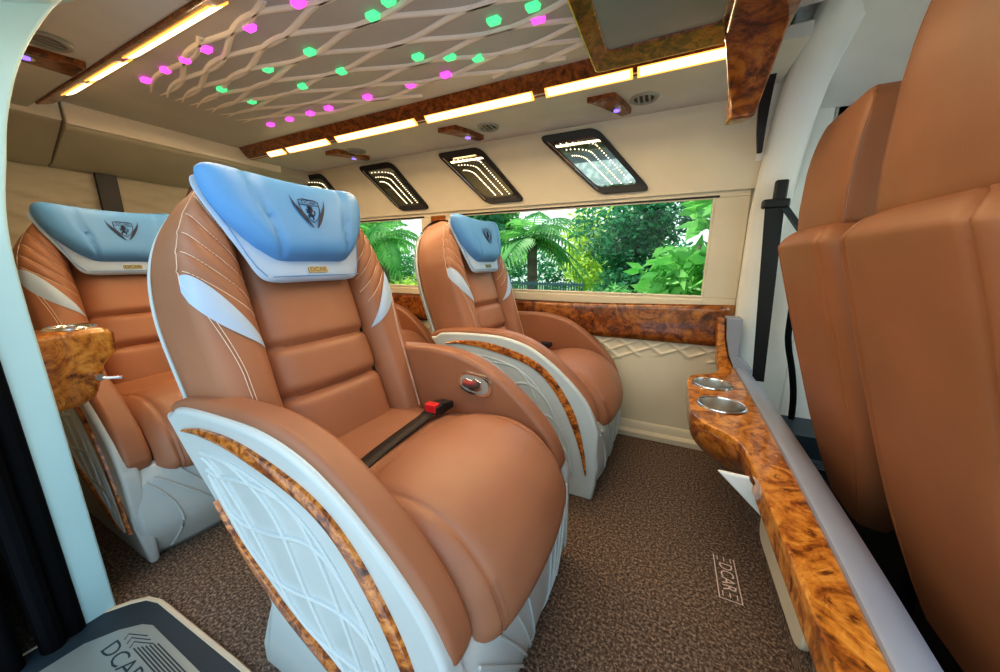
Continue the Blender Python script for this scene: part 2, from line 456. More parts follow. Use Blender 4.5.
# --- wood header arch with hanging leg
hd = empty('overhead_header', (.16, 1.05, 1.735)); tag(hd, 'glossy dark burl wood header arch with hanging leg at the cabin front', 'wood trim')
def leg(yo, yi, yb):   # hanging tapered leg
    s = MB()
    s.add([(.067, yo, 1.74), (.255, yo, 1.74), (.225, yi, 1.74), (.128, yi, 1.74),
           (.092, yo, 1.60), (.226, yo, 1.60), (.200, yi, 1.60), (.122, yi, 1.60),
           (.122, yo, 1.425), (.188, yo, 1.425), (.168, yb, 1.425), (.113, yb, 1.425)],
          [[0,1,2,3],[0,4,5,1],[1,5,6,2],[2,6,7,3],[3,7,4,0],[4,8,9,5],[5,9,10,6],[6,10,11,7],[7,11,8,4],[8,11,10,9]])
    return s
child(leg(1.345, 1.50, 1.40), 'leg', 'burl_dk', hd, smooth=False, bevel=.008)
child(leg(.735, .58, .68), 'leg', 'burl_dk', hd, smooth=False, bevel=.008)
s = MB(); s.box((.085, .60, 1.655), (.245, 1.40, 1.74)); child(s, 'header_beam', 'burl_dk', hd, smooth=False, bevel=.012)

# --- reading-lamp brackets and round vents in the soffits
def bracket(x, far, label):
    zs_ = (lambda yy: 1.677 + (yy - 1.5) * .045) if far else (lambda yy: 1.677 - (.6 - yy) * .04)
    e = empty('ceiling_reading_lamp', (x, 1.76 if far else .45, 1.67)); tag(e, label, 'reading lamp', 'burl reading lamps in the soffits')
    if far: poly = [(x - .085, 1.625), (x + .03, 1.625), (x + .055, 1.72), (x + .075, 1.845), (x + .03, 1.865), (x + .0, 1.80), (x - .04, 1.70)]
    else:   poly = [(x - .06, .585), (x + .07, .585), (x + .06, .48), (x + .01, .33), (x - .05, .33), (x - .05, .46)]
    s = MB(); s.prism(poly, lambda p: (p[0], p[1], zs_(p[1]) + .006), lambda p: (p[0], p[1], zs_(p[1]) - .022)); child(s, 'bracket', 'burl_dim', e, smooth=False, bevel=.006)
    cx, cy = (x + .022, 1.755) if far else (x + .02, .46)
    s = MB(); zc = zs_(cy) - .022; s.tube([(cx, cy, zc), (cx, cy, zc - .006)], .022, 14); child(s, 'bezel', 'chrome', e)
    s = MB(); s.tube([(cx, cy, zc - .003), (cx, cy, zc - .009)], .013, 12); child(s, 'lamp', 'violet', e)
def vent(x, y, label):
    zv = 1.677 + (y - 1.5) * .045 if y > 1 else 1.677 - (.6 - y) * .04
    e = empty('ceiling_vent', (x, y, 1.66)); tag(e, label, 'air vent', 'round vents in the soffits')
    s = MB(); s.tube([(x + .05*math.cos(t), y + .05*math.sin(t), zv - .002) for t in lin(0, 2*PI, 25)[:-1]], .009, 8, closed=True); child(s, 'bezel', 'grey', e)
    s = MB(); s.tube([(x, y, zv + .004), (x, y, zv - .002)], .046, 20); child(s, 'core', 'black', e)
    s = MB()
    for k in (-1, 0, 1): s.box((x + k*.022 - .004, y - .038, zv - .008), (x + k*.022 + .004, y + .038, zv))
    child(s, 'slat', 'grey', e)
bracket(-.30, True, 'burl reading lamp bracket above the green-tinted front wall mirror')
vent(-.165, 1.745, 'round slatted vent beside the frontmost reading lamp')
bracket(-1.075, True, 'burl reading lamp bracket above the second wall mirror from the front')
vent(-.915, 1.73, 'round slatted vent just above the second wall mirror from the front')
bracket(-1.945, True, 'burl reading lamp bracket above the third wall mirror from the front')
vent(-1.845, 1.71, 'round slatted vent just above the third wall mirror from the front')
bracket(-1.95, False, 'burl reading lamp bracket at the door-side soffit beyond the pale pillar')
vent(-1.80, .48, 'round dark vent in the door-side soffit at the top left')

# --- dark mirror panels with rows of light dots on the leaning wall
kz = (UP1[0] - UP0[0]) / (UP1[1] - UP0[1])
def on_up(x, z, d=0):      # point on the leaning wall, d metres off it
    y = UP0[0] + kz * (z - UP0[1]); n = Vector((0, -1, kz)).normalized()
    n = Vector((0, -1, -abs(kz))).normalized()
    return Vector((x, y, z)) + n * d
s = MB(); s.tube([(0, 0, 0), (0, -.003, -.0006)], .0032, 7)
_d = s.build('light_dot', 'dot', smooth=False); DOT = _d.data; bpy.data.objects.remove(_d)
def mirror_panel(xo, label):
    zt, zb = 1.676, 1.356
    A = [(-.722, zt), (-.402, zt), (-.117, zb), (-.375, zb)]
    e = empty('wall_mirror', on_up(xo - .39, 1.5)); tag(e, label, 'mirror', 'dark light-dotted mirrors on the wall')
    def map_(u, v):   # u across 0..1, v down 0..1
        x0 = A[0][0] + (A[3][0] - A[0][0]) * v; x1 = A[1][0] + (A[2][0] - A[1][0]) * v
        return (xo + x0 + (x1 - x0) * u, zt + (zb - zt) * v)
    def corner_poly(i0, r=.09, n=4):
        q = rrect(i0, i0, 1 - i0, 1 - i0, r, n); return [map_(a, b) for a, b in q]
    o_, i_ = corner_poly(0, .12), corner_poly(.115, .10)
    n = len(o_); v = [on_up(*p, .0) for p in o_] + [on_up(*p, .016) for p in o_] + [on_up(*p, .012) for p in i_] + [on_up(*p, .003) for p in i_]
    f = [[k*n+i, k*n+(i+1) % n, (k+1)*n+(i+1) % n, (k+1)*n+i] for k in range(3) for i in range(n)]
    child(MB().add(v, f), 'frame', 'black', e, smooth=False, bevel=.003)
    child(MB().add([on_up(*p, .006) for p in i_], [list(range(n))]), 'mirror_glass', 'mirror', e, smooth=False)
    s = MB(); s.tube([on_up(*map_(.075, a), .017) for a in lin(.10, .92, 12)], .0035, 5); child(s, 'edge_strip', 'chrome', e)
    for r in range(3):
        s = MB(); N = 24
        for k in range(N):
            t = k / (N - 1)
            uc = .74 - r * .175
            ang = min(1, t / .34) * PI / 2; v0 = .16 + r * .10
            u = .24 + (uc + .03 - .24) * math.sin(ang); v_ = v0 + .10 * (1 - math.cos(ang)) + max(0, t - .34) / .66 * (.85 - v0 - .10)
            c = on_up(*map_(u, v_), .0085)
            d = bpy.data.objects.new('light_dot', DOT); COL.objects.link(d); d.parent = e; d.location = c - e.location
mirror_panel(0, 'dark framed mirror panel with green reflection and light dots, frontmost on the wall')
mirror_panel(-.688, 'black light-dotted mirror panel, second from the front on the wall')
mirror_panel(-1.386, 'black light-dotted mirror panel, third from the front on the wall')
mirror_panel(-2.10, 'black light-dotted mirror panel half hidden behind the big blue headrest')

# --- rear end: bulkhead header, dark recess, quilted rear doors
s = MB(); s.prism([(-2.66, 1.745), (-2.66, 1.655), (-2.675, 1.64), (-2.95, 1.50), (-3.05, 1.49), (-3.05, 1.76)], lambda p: (p[0], .15, p[1]), lambda p: (p[0], .70, p[1]))
s.prism([(-2.645, 1.745), (-2.645, 1.645), (-2.665, 1.62), (-2.95, 1.50), (-3.05, 1.49), (-3.05, 1.76)], lambda p: (p[0], .704, p[1]), lambda p: (p[0], 2.0, p[1]))
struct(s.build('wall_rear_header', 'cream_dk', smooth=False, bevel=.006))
s = MB(); s.box((-2.66, .10, 1.655), (-2.648, .70, 1.742)); s.box((-2.655, .706, 1.642), (-2.628, 1.72, 1.742))
struct(s.build('trim_3', 'rib', smooth=False, bevel=.004))
def door_h(y, z):
    h = 0
    for k in range(-8, 14):
        d = (z - .9 - k * .12 - .3 * abs(y - .98) ** 1.2)
        h = max(h, math.exp(-(d / .012) ** 2))
        d = (z - .9 - k * .12 + .3 * abs(y - .98) ** 1.2)
        h = max(h, math.exp(-(d / .012) ** 2))
    return h
s = MB(); s.grid(lambda y, z: Vector((-3.02 + .012 * door_h(y, z), y, z)), lin(.05, 2.05, 120), lin(0, 1.5, 90)); s.box((-3.1, .0, 0), (-3.04, 2.1, 1.85))
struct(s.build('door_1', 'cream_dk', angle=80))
s = MB(); s.box((-3.005, .86, .0), (-2.985, .95, 1.5)); tag(s.build('black_strap', 'black', smooth=False, bevel=.005), 'black vertical strap on the dark rear door, upper left', 'strap')

# --- near side: rear quarter wall behind the pillar, C-pillar, door rails, seals
pl = MB()
prof = [(.232, -.02), (.232, .6), (.232, .95), (.240, 1.1), (.262, 1.225), (.285, 1.335), (.33, 1.47), (.405, 1.61), (.46, 1.665)]
pp = smooth_tab([(b, a) for a, b in prof], 4)
def pil_in(z): return interp(pp, z)
pl.grid(lambda z, u: Vector((-1.37 - .03 * u, pil_in(z) + 0 * u, z)), [a for a, b in pp], [0, 1])
zz = [a for a, b in pp]
inn = [(pil_in(z), z) for z in zz]; out_ = [(pil_in(z) - .068 - .20 * max(0, z - 1.0) * (1 if z > 1 else 0), z) for z in zz]
pl.v = []; pl.f = []
for (yi, z), (yo, _) in zip(inn, out_):
    pl.v += [Vector((-1.37, yo, z)), Vector((-1.37, yi, z)), Vector((-1.45, yi, z)), Vector((-1.45, yo, z))]
for i in range(len(zz) - 1):
    for k in range(4): pl.f.append([i*4+k, i*4+(k+1) % 4, (i+1)*4+(k+1) % 4, (i+1)*4+k])
pl.f += [[0, 1, 2, 3], [(len(zz)-1)*4+k for k in range(4)]]
struct(pl.build('trim_4', 'pillar', bevel=.006))
qw = MB()
qw.box((-3.1, .10, -.02), (-1.44, .16, 1.0)); qw.box((-3.1, .10, 1.0), (-1.44, .22, 1.66))
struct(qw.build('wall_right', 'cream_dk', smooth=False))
sl_ = MB(); sl_.tube([(-1.375, y - .012, z) for y, z in out_ if z < 1.12], .022, 10); sl_.tube([(-1.36, y - .05, z) for y, z in out_ if z < 1.12], .022, 10)
struct(sl_.build('trim_5', 'rubber'))
dr = MB(); dr.box((-2.6, -.14, -.35), (-1.345, .07, 1.25)); struct(dr.build('door_2', 'rubber', smooth=False, bevel=.02))
hr = MB(); hr.prism([(.40, 1.60), (.30, 1.66), (.16, 1.63), (.10, 1.52), (.18, 1.50), (.30, 1.55)], lambda p: (-1.45, p[0], p[1]), lambda p: (1.0, p[0], p[1]))
struct(hr.build('trim_6', 'pillar', smooth=False, bevel=.02))
sill = MB(); sill.box((-1.37, -.02, -.35), (.9, .06, -.03)); struct(sill.build('trim_7', 'black', smooth=False, bevel=.01))

# --- step mat with kick plate
mat = empty('step_mat', (-1.12, .2, 0)); tag(mat, 'navy step mat with cream edge and silver lettered plate at the door', 'mat')
def mat_poly(i):
    q = [(-1.40 + i, .02 + i), (-.66 - i, .02 + i), (-.66 - i, .305 - i), (-.9, .303 - i), (-1.27, .294 - i), (-1.315, .282 - i), (-1.343 + i*.4, .255 - i*.8), (-1.40 + i, .172)]
    return q
s = MB(); s.prism(mat_poly(.004), lambda p: (p[0], p[1], .001), lambda p: (p[0], p[1], .012)); child(s, 'mat_body', 'navy', mat, smooth=False)
s = MB(); s.tube([(x, y, .008) for x, y in mat_poly(0)], .0085, 6, closed=True); child(s, 'edge_binding', 'cream_edge', mat)
s = MB(); pq = [(-1.295, .150), (-1.262, .205), (-1.225, .240), (-1.195, .252), (-.72, .252), (-.70, .235), (-.70, .05), (-1.28, .05), (-1.30, .07)]; s.prism(pq, lambda p: (p[0], p[1], .012), lambda p: (p[0], p[1], .016)); child(s, 'kick_plate', 'silver', mat, smooth=False)
s = MB()
for k in range(3):
    a = -1.222 + k * .020; b_ = .207 - k * .001
    s.tube([(a + .052, b_ + .026, .0165), (a, b_ + .006, .0165), (a + .010, b_ - .006, .0165)], .0013, 4)
for k in range(7):
    y = .203 + k * .0055
    s.box((-1.162 + k * .007, y - .0012, .016), (-.92 - k * .006, y + .0012, .0172))
tv, tf = text_polys('DCAR', .062)
s.add([(-1.145 + x * 1.05, .176 + y * .75, .0168) for x, y in tv], tf)
child(s, 'lettering', 'navy', mat, smooth=False)

# --- embroidered floor decal
dc = empty('floor_emblem', (.25, 1.12, .002)); tag(dc, 'small pale embroidered emblem reading DCAR on the brown carpet', 'emblem')
# frame in local coords: length runs toward the door (-Y), width along X
def dm(a, b): return (.231 + b * .059, 1.222 - a * .170, .003)
s = MB(); r = .0022
s.tube([dm(-.02, 0), dm(1, 0), dm(1, 1), dm(-.02, 1)], r * .8, 5)
for e0 in (-.01, .84):
    for b in (.18, .5, .82):
        a0 = e0
        s.tube([dm(a0, b), dm(a0 + .10, b)], r * .7, 5)
child(s, 'border', 'decal', dc)
s = MB(); tv, tf = text_polys('DCAR', 1.0)
s.add([Vector(dm(.475 + x * .245, .5 + y * .92)) + Vector((0, 0, .001)) for x, y in tv], tf); child(s, 'lettering', 'decal', dc, smooth=False)

# --- side cup holder by the pillar
ch = empty('side_cup_holder', (-1.46, .29, .62)); tag(ch, 'glossy burl wood cup holder on the wall beside the rear left seat', 'cup holder')
prof2 = [(-.16, .81), (.075, .81), (.085, .79), (.08, .735), (.05, .70), (.035, .655), (.02, .61), (-.02, .59), (-.16, .585)]
s = MB()
yy = [(a + .31, b) for a, b in prof2]
s.prism(yy, lambda p: (-1.62, p[0], p[1]), lambda p: (-1.485, p[0], p[1])); child(s, 'holder_body', 'burl', ch, smooth=False, bevel=.018, seg=4)
s = MB(); c0 = Vector((-1.552, .325, .812))
s.tube([c0 + Vector((.047*math.cos(t), .047*math.sin(t), 0)) for t in lin(0, 2*PI, 29)[:-1]], .006, 8, closed=True); child(s, 'rim', 'chrome', ch)
s = MB(); s.tube([c0 + Vector((0, 0, -.002)), c0 + Vector((0, 0, .001))], .045, 24); child(s, 'cup_well', 'steel', ch)
s = MB(); s.tube([(-1.478, .335, .672), (-1.455, .335, .672)], .010, 10); s.tube([(-1.462, .335, .672), (-1.456, .345, .668), (-1.448, .375, .662)], .005, 8); child(s, 'hook', 'chrome', ch)

# ================================================================== CAPTAIN SEATS
O_ = Vector((-.228, 0, .44)); EU = Vector((-.305, 0, .952)).normalized(); EN = Vector((.952, 0, .305)).normalized()
def B(s, t, n): return O_ + Vector((0, s, 0)) + EU * t + EN * n
WTAB = smooth_tab([(-.06, .285), (0, .29), (.15, .300), (.33, .309), (.46, .312), (.55, .304), (.62, .288), (.69, .258), (.76, .210), (.80, .168)])
CTAB = smooth_tab([(-.06, .170), (0, .172), (.2, .170), (.35, .166), (.48, .163), (.6, .160), (.87, .15)])
def wout(t): return interp(WTAB, t)
def cin(t): return interp(CTAB, t)
SEC = smooth_tab([(0, -.012), (.06, .020), (.22, .052), (.45, .062), (.70, .058), (.90, .042), (.978, .008), (1.0, -.04)], 6)
def bol_n(u, t):
    n = interp(SEC, u)
    lo = min(1, max(0, (t + .06) / .05)); hi = min(1, max(0, (.81 - t) / .07))
    n = (n + .05) * math.sqrt(lo) * math.sqrt(hi) - .05
    if t > .41 + .12 * u and .05 < u < .97:
        q = ((t - .47 - .15 * (u - .5)) % .045) / .045
        e = min(1, (t - .41 - .12 * u) / .03)
        n -= .0075 * e * math.exp(-((q - .5) / .10) ** 2)
    return n
def BOL(u, t, side, d=0):
    c, w = cin(t), wout(t)
    return B(side * (c + (w - c) * u), t, bol_n(u, t) + d)

ARM = smooth_tab([(-.45, .668), (-.36, .694), (-.16, .704), (-.05, .699), (.05, .674), (.13, .632), (.20, .580), (.26, .526), (.31, .468), (.342, .410), (.354, .370)], 6)
def arm_z(x): return interp(ARM, x)

def make_seat(loc, rz, label):
    root = empty('captain_seat', loc, rz)
    tag(root, label, 'seat', 'captain seats')
    P = root
    # ---- white side shells
    for side in (-1, 1):
        nm = 'base_shell'
        top = [(x, z - .018) for x, z in ARM if -.40 <= x]
        poly = [(-.452, .648), (-.42, .652)] + top + [(.364, .33), (.366, .25), (.366, .16), (.364, .08), (.350, .0), (-.24, 0), (-.205, .10), (-.15, .21), (-.125, .265), (-.19, .37), (-.28, .46), (-.38, .565)]
        s = MB()
        y0, y1 = side * .303, side * .349
        s.prism(poly, lambda p: (p[0], y0, p[1]), lambda p: (p[0], y1 - side * .02 * max(0, (.15 - p[1]) / .15), p[1]))
        s.build(nm, 'white', P, smooth=False, bevel=.012, seg=3)
        # inlay strips of burl on the outer face
        yo = side * .351
        def strip(pts, width, name):
            c = catmull([(x, 0, z) for x, z in pts], 8); v = []; f = []
            n = len(c)
            for i, p in enumerate(c):
                t = (c[min(i+1, n-1)] - c[max(i-1, 0)]).normalized(); nn = Vector((-t.z, 0, t.x))
                w = width * min(1, .18 + 3.2 * min(i, n - 1 - i) / n) if True else width
                yc = yo - side * .02 * max(0, (.15 - p.z) / .15)
                for a, dy in ((-.5, -.004), (-.44, .004), (0, .007), (.44, .004), (.5, -.004)):
                    q = p + nn * (a * w); v.append(Vector((q.x, yc + side * dy, q.z)))
            for i in range(n - 1):
                for k in range(4): f.append([i*5+k, i*5+k+1, (i+1)*5+k+1, (i+1)*5+k])
            return MB().add(v, f).build(name, 'burl_fine', P, angle=60)
        up_pts = [(-.355, .628), (-.27, .640), (-.15, .638), (0, .610), (.094, .575), (.164, .518), (.228, .43), (.272, .338), (.304, .235), (.324, .13)]
        lo_pts = [(-.268, .475), (-.20, .388), (-.12, .322), (-.05, .272), (.05, .220), (.15, .165), (.235, .10)]
        strip(up_pts, .034, 'wood_inlay'); strip(lo_pts, .030, 'wood_inlay')
        # ribbed leaf pattern between the strips
        U = catmull([(x, 0, z) for x, z in [(-.30, .585), (-.18, .59), (-.03, .565), (.06, .52), (.14, .435), (.20, .34), (.245, .24), (.262, .13)]], 8)
        L = catmull([(x, 0, z) for x, z in [(-.27, .52), (-.19, .42), (-.10, .345), (-.01, .285), (.08, .24), (.15, .195), (.20, .155), (.245, .10)]], 8)
        n = len(U)
        def UL(a, b):
            i = min(n - 1.001, max(0, a * (n - 1))); k = int(i); fr = i - k
            pu = U[k].lerp(U[k+1], fr); pl_ = L[k].lerp(L[k+1], fr); q = pu.lerp(pl_, b)
            return Vector((q.x, yo - side * (.0022 + .02 * max(0, (.15 - q.z) / .15)), q.z))
        s = MB()
        for b in (0.0, 1.0): s.tube([UL(a, b) for a in lin(0, 1, 30)], .0045, 6)
        for j in range(5):
            pts = []
            for a in lin(0, 1, 36):
                b = .5 + .5 * math.sin(5.2 * a + j * PI * .4 + .5)
                pts.append(UL(a, b))
            s.tube(pts, .0058, 7)
        s.build('rib_pattern', 'white', P)
        # brown arm pad
        top = [(x, z) for x, z in ARM]
        poly = top + [(.345, .335), (.30, .32), (.15, .36), (-.05, .38), (-.20, .46), (-.34, .56), (-.42, .61), (-.47, .64)]
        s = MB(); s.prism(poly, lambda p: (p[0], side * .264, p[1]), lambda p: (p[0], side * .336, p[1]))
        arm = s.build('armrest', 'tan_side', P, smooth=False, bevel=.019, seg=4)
        if side > 0:
            # chrome oval control plate on the inner face of the far arm
            oc = Vector((.050, .262, .600))
            def ov(a, b, d): return oc + Vector((a, -d, b - a * .10))
            el = [(.067 * math.copysign(abs(math.cos(t)) ** .75, math.cos(t)), .040 * math.copysign(abs(math.sin(t)) ** .75, math.sin(t))) for t in lin(0, 2*PI, 33)[:-1]]
            s = MB(); s.prism(el, lambda p: ov(p[0], p[1], -.002), lambda p: ov(p[0] * .94, p[1] * .92, .006)); cp = s.build('control_plate', 'chrome', P, smooth=False)
            s = MB(); s.prism([(a * .80, b * .74) for a, b in el], lambda p: ov(p[0], p[1], .004), lambda p: ov(p[0], p[1], .0065)); s.build('plate_inset', 'grey', cp, smooth=False)
            s = MB()
            s.prism([(-.045, -.012), (-.012, -.022), (.012, -.022), (.03, -.010), (.03, .016), (.006, .024), (-.004, .014), (-.03, .018), (-.045, .006)], lambda p: ov(p[0], p[1], .006), lambda p: ov(p[0], p[1], .012))
            s.build('lever', 'chrome', cp, smooth=False, bevel=.002)
    # ---- white front skirt with V ribs
    def skirt(y, z):
        b = 1 - abs(y / .335) ** 4
        return Vector((.350 + .02 * b - .055 * (max(0, .12 - z) / .12) * (1 - .3 * b) + .012 * math.sin(min(1, z / .3) * PI) - .03 * max(0, z - .31) / .04, y * (1 - .09 * max(0, .17 - z) / .17), z))
    s = MB(); s.grid(skirt, lin(-.345, .345, 28), lin(0, .350, 14)); s.build('front_skirt', 'white', P, solid=.012)
    s = MB()
    for sg in (-1, 1):
        for k in range(4):
            y0 = sg * (.06 + k * .06)
            s.tube([skirt(sg * max(.008, abs(y0) * (.15 + .85 * (z / .30) ** 1.3) + .03), z) + Vector((.0085, 0, 0)) for z in lin(.03 + .03 * k, .31, 12)], .0035, 6)
        s.tube([skirt(sg * (.30 - .06 * math.sin(z / .3 * PI)), z) + Vector((.0085, 0, 0)) for z in lin(.02, .30, 12)], .0035, 6)
    s.build('rib_pattern', 'white', P)
    # ---- seat cushion
    prof = smooth_tab([(0, 0), (1, 1)], 2)
    CT = catmull([(-.31, 0, .470), (-.20, 0, .485), (-.02, 0, .496), (.10, 0, .520), (.20, 0, .522), (.28, 0, .490), (.340, 0, .430), (.372, 0, .365), (.378, 0, .328), (.362, 0, .305), (.31, 0, .300)], 7)
    nC = len(CT)
    def cush(i, v):
        p = CT[i]; a = i / (nC - 1)
        hw = .262
        e = abs(v) ** 10
        nx = CT[min(i+1, nC-1)] - CT[max(i-1, 0)]; nr = Vector((-nx.z, 0, nx.x)).normalized()
        y = v * hw
        bow = .010 * (1 - v * v) * min(1, max(0, (p.x - .1) / .25))
        crown = .022 * (1 - v * v)
        grv = 0
        d = p.x - (.005 + .05 * v * v)
        if p.z > .4: grv = .010 * math.exp(-(d / .009) ** 2)
        ds = abs(abs(v) - .80)
        if p.x > -.02: grv += .0055 * math.exp(-(ds / .022) ** 2)
        return Vector((p.x + bow, y, p.z)) + nr * (crown - .030 * e - grv)
    vs = [-1, -.985, -.96, -.93, -.90, -.87, -.845, -.82, -.80, -.78, -.755] + lin(-.7, .7, 21) + [.755, .78, .80, .82, .845, .87, .90, .93, .96, .985, 1]
    s = MB(); v = [cush(i, w) for i in range(nC) for w in vs]; nv = len(vs)
    f = [[i*nv+j, (i+1)*nv+j, (i+1)*nv+j+1, i*nv+j+1] for i in range(nC-1) for j in range(nv-1)]
    base = len(v)
    # close sides and underside with a flat lower deck
    for i in range(nC):
        p = CT[i]; v.append(Vector((min(p.x, .33), v[i*nv].y * .97, min(p.z - .03, .30)))); v.append(Vector((min(p.x, .33), v[i*nv+nv-1].y * .97, min(p.z - .03, .30))))
    for i in range(nC - 1):
        f.append([i*nv, (i+1)*nv, base + 2*(i+1), base + 2*i]); f.append([i*nv+nv-1, (i+1)*nv+nv-1, base + 2*(i+1) + 1, base + 2*i + 1])
    cu = MB().add(v, f).build('seat_cushion', 'tan', P, angle=70)
    s = MB()
    for sg in (-1, 1):
        for dv in (.775, .825):
            pts = [cush(i, sg * dv) + Vector((.0015, 0, .0015)) for i in range(int(nC * .62), nC - 8)]
            s.tube(pts, .0011, 4)
    s.build('stitching', 'tan_side', cu)
    # ---- backrest centre pad (three pads with sewn grooves)
    def cpad(u, t):
        n = .024 + .014 * (1 - u * u)
        for tg, wd, dp in ((.205, .013, .026), (.345, .012, .022), (.02, .016, .012)):
            n -= dp * math.exp(-abs((t - tg - .004 * u * u) / wd) ** 1.6)
        n -= .034 * abs(u) ** 8
        if t < .0: n -= .25 * (-t) 
        return B(u * cin(t) * 1.01, t, n)
    s = MB(); s.grid(cpad, [-1, -.97, -.93, -.88, -.8] + lin(-.7, .7, 13) + [.8, .88, .93, .97, 1], lin(-.06, .79, 110)); s.build('backrest_pad', 'tan', P, angle=80)
    # ---- side bolsters with diagonal quilting + blue inserts
    for side in (-1, 1):
        us = lin(0, 1, 26); ts = lin(-.06, .805, 130)
        s = MB(); s.grid(lambda t, u: BOL(u, t, side), ts, us)
        # outer side face going back
        n0 = len(s.v)
        def sideface(t, k):
            w = wout(t); n_ = [-.04, -.08, -.115, -.145][k]; dw = [0, .003, 0, -.012][k]
            return B(side * (w + dw), t, n_)
        s.grid(sideface, ts, [0, 1, 2, 3])
        bo = s.build('side_bolster', 'tan', P, angle=75)
        # diagonal stitched seams
        s = MB()
        for k in range(-2, 9):
            tg = .47 + (k + .5) * .045
            pts = []
            for u in lin(.08, .93, 22):
                t = tg + .15 * (u - .5)
                if t < .40 + .12 * u + .02 or t > .78: continue
                pts.append(BOL(u, t, side, .0042))
            if len(pts) > 3: s.tube(pts, .0011, 4)
        s.tube([BOL(.962, t, side, .002) for t in lin(.53, .77, 40)], .0011, 4)
        for du in (0, .05): s.tube([BOL(.60 + du + .33 * max(0, (t - .30) / .24) ** 1.4, t, side, .0015) for t in lin(.03, .53, 40)], .0010, 4)
        s.build('stitching', 'thread', bo)
        s = MB()
        def ins(a, b):
            u = .965 - .90 * a
            tu = .550 - .200 * a ** 1.35; tl = .512 - .165 * a ** .50
            t = tu + (tl - tu) * b
            return BOL(u, t, side, .0028 + .004 * math.sin(PI * b) * math.sin(PI * min(1, a * 1.02)))
        s.grid(ins, lin(0, 1, 36), lin(0, 1, 12)); s.build('blue_insert', 'pale_blue', bo)
    # ---- white back shell
    s = MB()
    def shell(t, q):
        w = wout(max(-.06, min(t, .80)))
        k = abs(q); sg = 1 if q > 0 else -1
        tabs = [(0, 0, -.185), (.55, w * .7, -.182), (.8, w * .96, -.168), (.92, w - .020, -.172), (1, w - .008, -.150)]
        sx = interp([(a, b) for a, b, c in tabs], k); n_ = interp([(a, c) for a, b, c in tabs], k)
        hi = max(0, (t - .735) / .075); n_ = n_ + (.06 * hi * hi if t > .735 else 0)
        return B(sg * sx, t, n_)
    s.grid(shell, lin(-.10, .81, 50), [-1, -.96, -.92, -.86, -.8, -.7, -.55, -.3, 0, .3, .55, .7, .8, .86, .92, .96, 1]); s.build('back_shell', 'white', P, solid=.008, angle=70)
    # top closing of the backrest
    s = MB(); tc = .800
    s.grid(lambda a, u: B(u * .17 * (1 - .06 * abs(a - .5)), tc + .018 * math.sin(a * PI), -.15 + a * .16), lin(0, 1, 9), lin(-1, 1, 15)); s.build('backrest_top', 'tan', P)
    # ---- pale blue bib and blue pillow
    def pad_tab(tab, t0, t1, n0, puff, name, mat, par, groove=None, dip=0, nt=44, nu=41, thick=.02, pw=6, wing=0):
        T = smooth_tab(tab, 6)
        def fn(t, u, back=False):
            w = interp(T, t); tt = t
            v = 2 * (t - t0) / (t1 - t0) - 1
            e = (1 - abs(u) ** pw) ** .5 * (1 - abs(v) ** (pw + 2)) ** .5
            n = n0 + thick * (e - 1) + puff * (1 - u * u * .9) * e + wing * (abs(u) ** 3) * e
            if groove: n -= groove(u * w, t) * e
            if dip and v > 0: tt = t - dip * v * (1 - abs(u) ** 2) 
            if back: n = n0 - thick
            return B(u * w * .97 - .006, tt, n)
        us = [math.sin(a) for a in lin(-PI/2, PI/2, nu)]; ts = [t0 + (t1 - t0) * (math.sin(a) + 1) / 2 for a in lin(-PI/2, PI/2, nt)]
        s = MB(); s.grid(fn, ts, us); s.grid(lambda t, u: fn(t, u, True), [ts[0], (t0+t1)/2, ts[-1]], us)
        return s.build(name, mat, par, angle=85), fn
    bib, _ = pad_tab([(.510, .105), (.518, .143), (.54, .162), (.58, .176), (.65, .204), (.71, .228), (.745, .238), (.765, .236), (.775, .225)], .510, .775, .086, .0, 'headrest_bib', 'pale_blue', P, thick=.022, pw=14, wing=-.018)
    s = MB(); edge = [(.150, .526), (.168, .55), (.181, .58), (.204, .65), (.230, .71), (.238, .745)]
    for sg in (-1, 1): s.tube([B(sg * (w - .010) * .97 - .006, t, .074) for w, t in edge], .0012, 4)
    s.tube([B(a, .522, .0845) for a in lin(-.135, .135, 20)], .0012, 4)
    s.build('stitching', 'blue', bib)
    def grv(sv, t):
        d = abs(abs(sv) - (.100 + .035 * (t - .56) / .22)); return .013 * math.exp(-(d / .006) ** 2)
    pil, pf = pad_tab([(.562, .085), (.567, .106), (.58, .125), (.61, .158), (.66, .195), (.71, .220), (.75, .230), (.78, .228), (.796, .215), (.804, .190)], .562, .804, .112, .020, 'headrest_pillow', 'blue', P, groove=grv, dip=.020, thick=.036, pw=5, wing=.026)
    # top fold of the pillow going back over the seat
    # emblem
    PT = smooth_tab([(.562, .085), (.567, .106), (.58, .125), (.61, .158), (.66, .195), (.71, .220), (.75, .230), (.78, .228), (.796, .215), (.804, .190)], 6)
    def on_pil(a, b, d=.0022):   # a across (+ = seat's far side), b up, metres, centred on the emblem
        t = .692 + b; return pf(t, max(-.99, min(.99, a / interp(PT, t)))) + EN * d
    s = MB()
    def poly(pts): s.add([on_pil(a, b, .003) for a, b in pts], [list(range(len(pts)))])
    def wing_poly(sg, a0, th):
        outer = []; inner = []
        for k in range(13):
            q = k / 12
            a = .050 * math.cos(q * PI / 2 * .98) ** .75 + .002; b = .045 - .095 * q
            outer.append((sg * a, b)); w = th * math.sin((q ** 1.4) * PI * .92 + .06)
            inner.append((sg * (a - w), b + w * .35))
        for k in range(12): s.add([on_pil(*outer[k], .003), on_pil(*outer[k+1], .003), on_pil(*inner[k+1], .003), on_pil(*inner[k], .003)], [[0, 1, 2, 3]])
    wing_poly(-1, 0, .0105); wing_poly(1, 0, .0105)
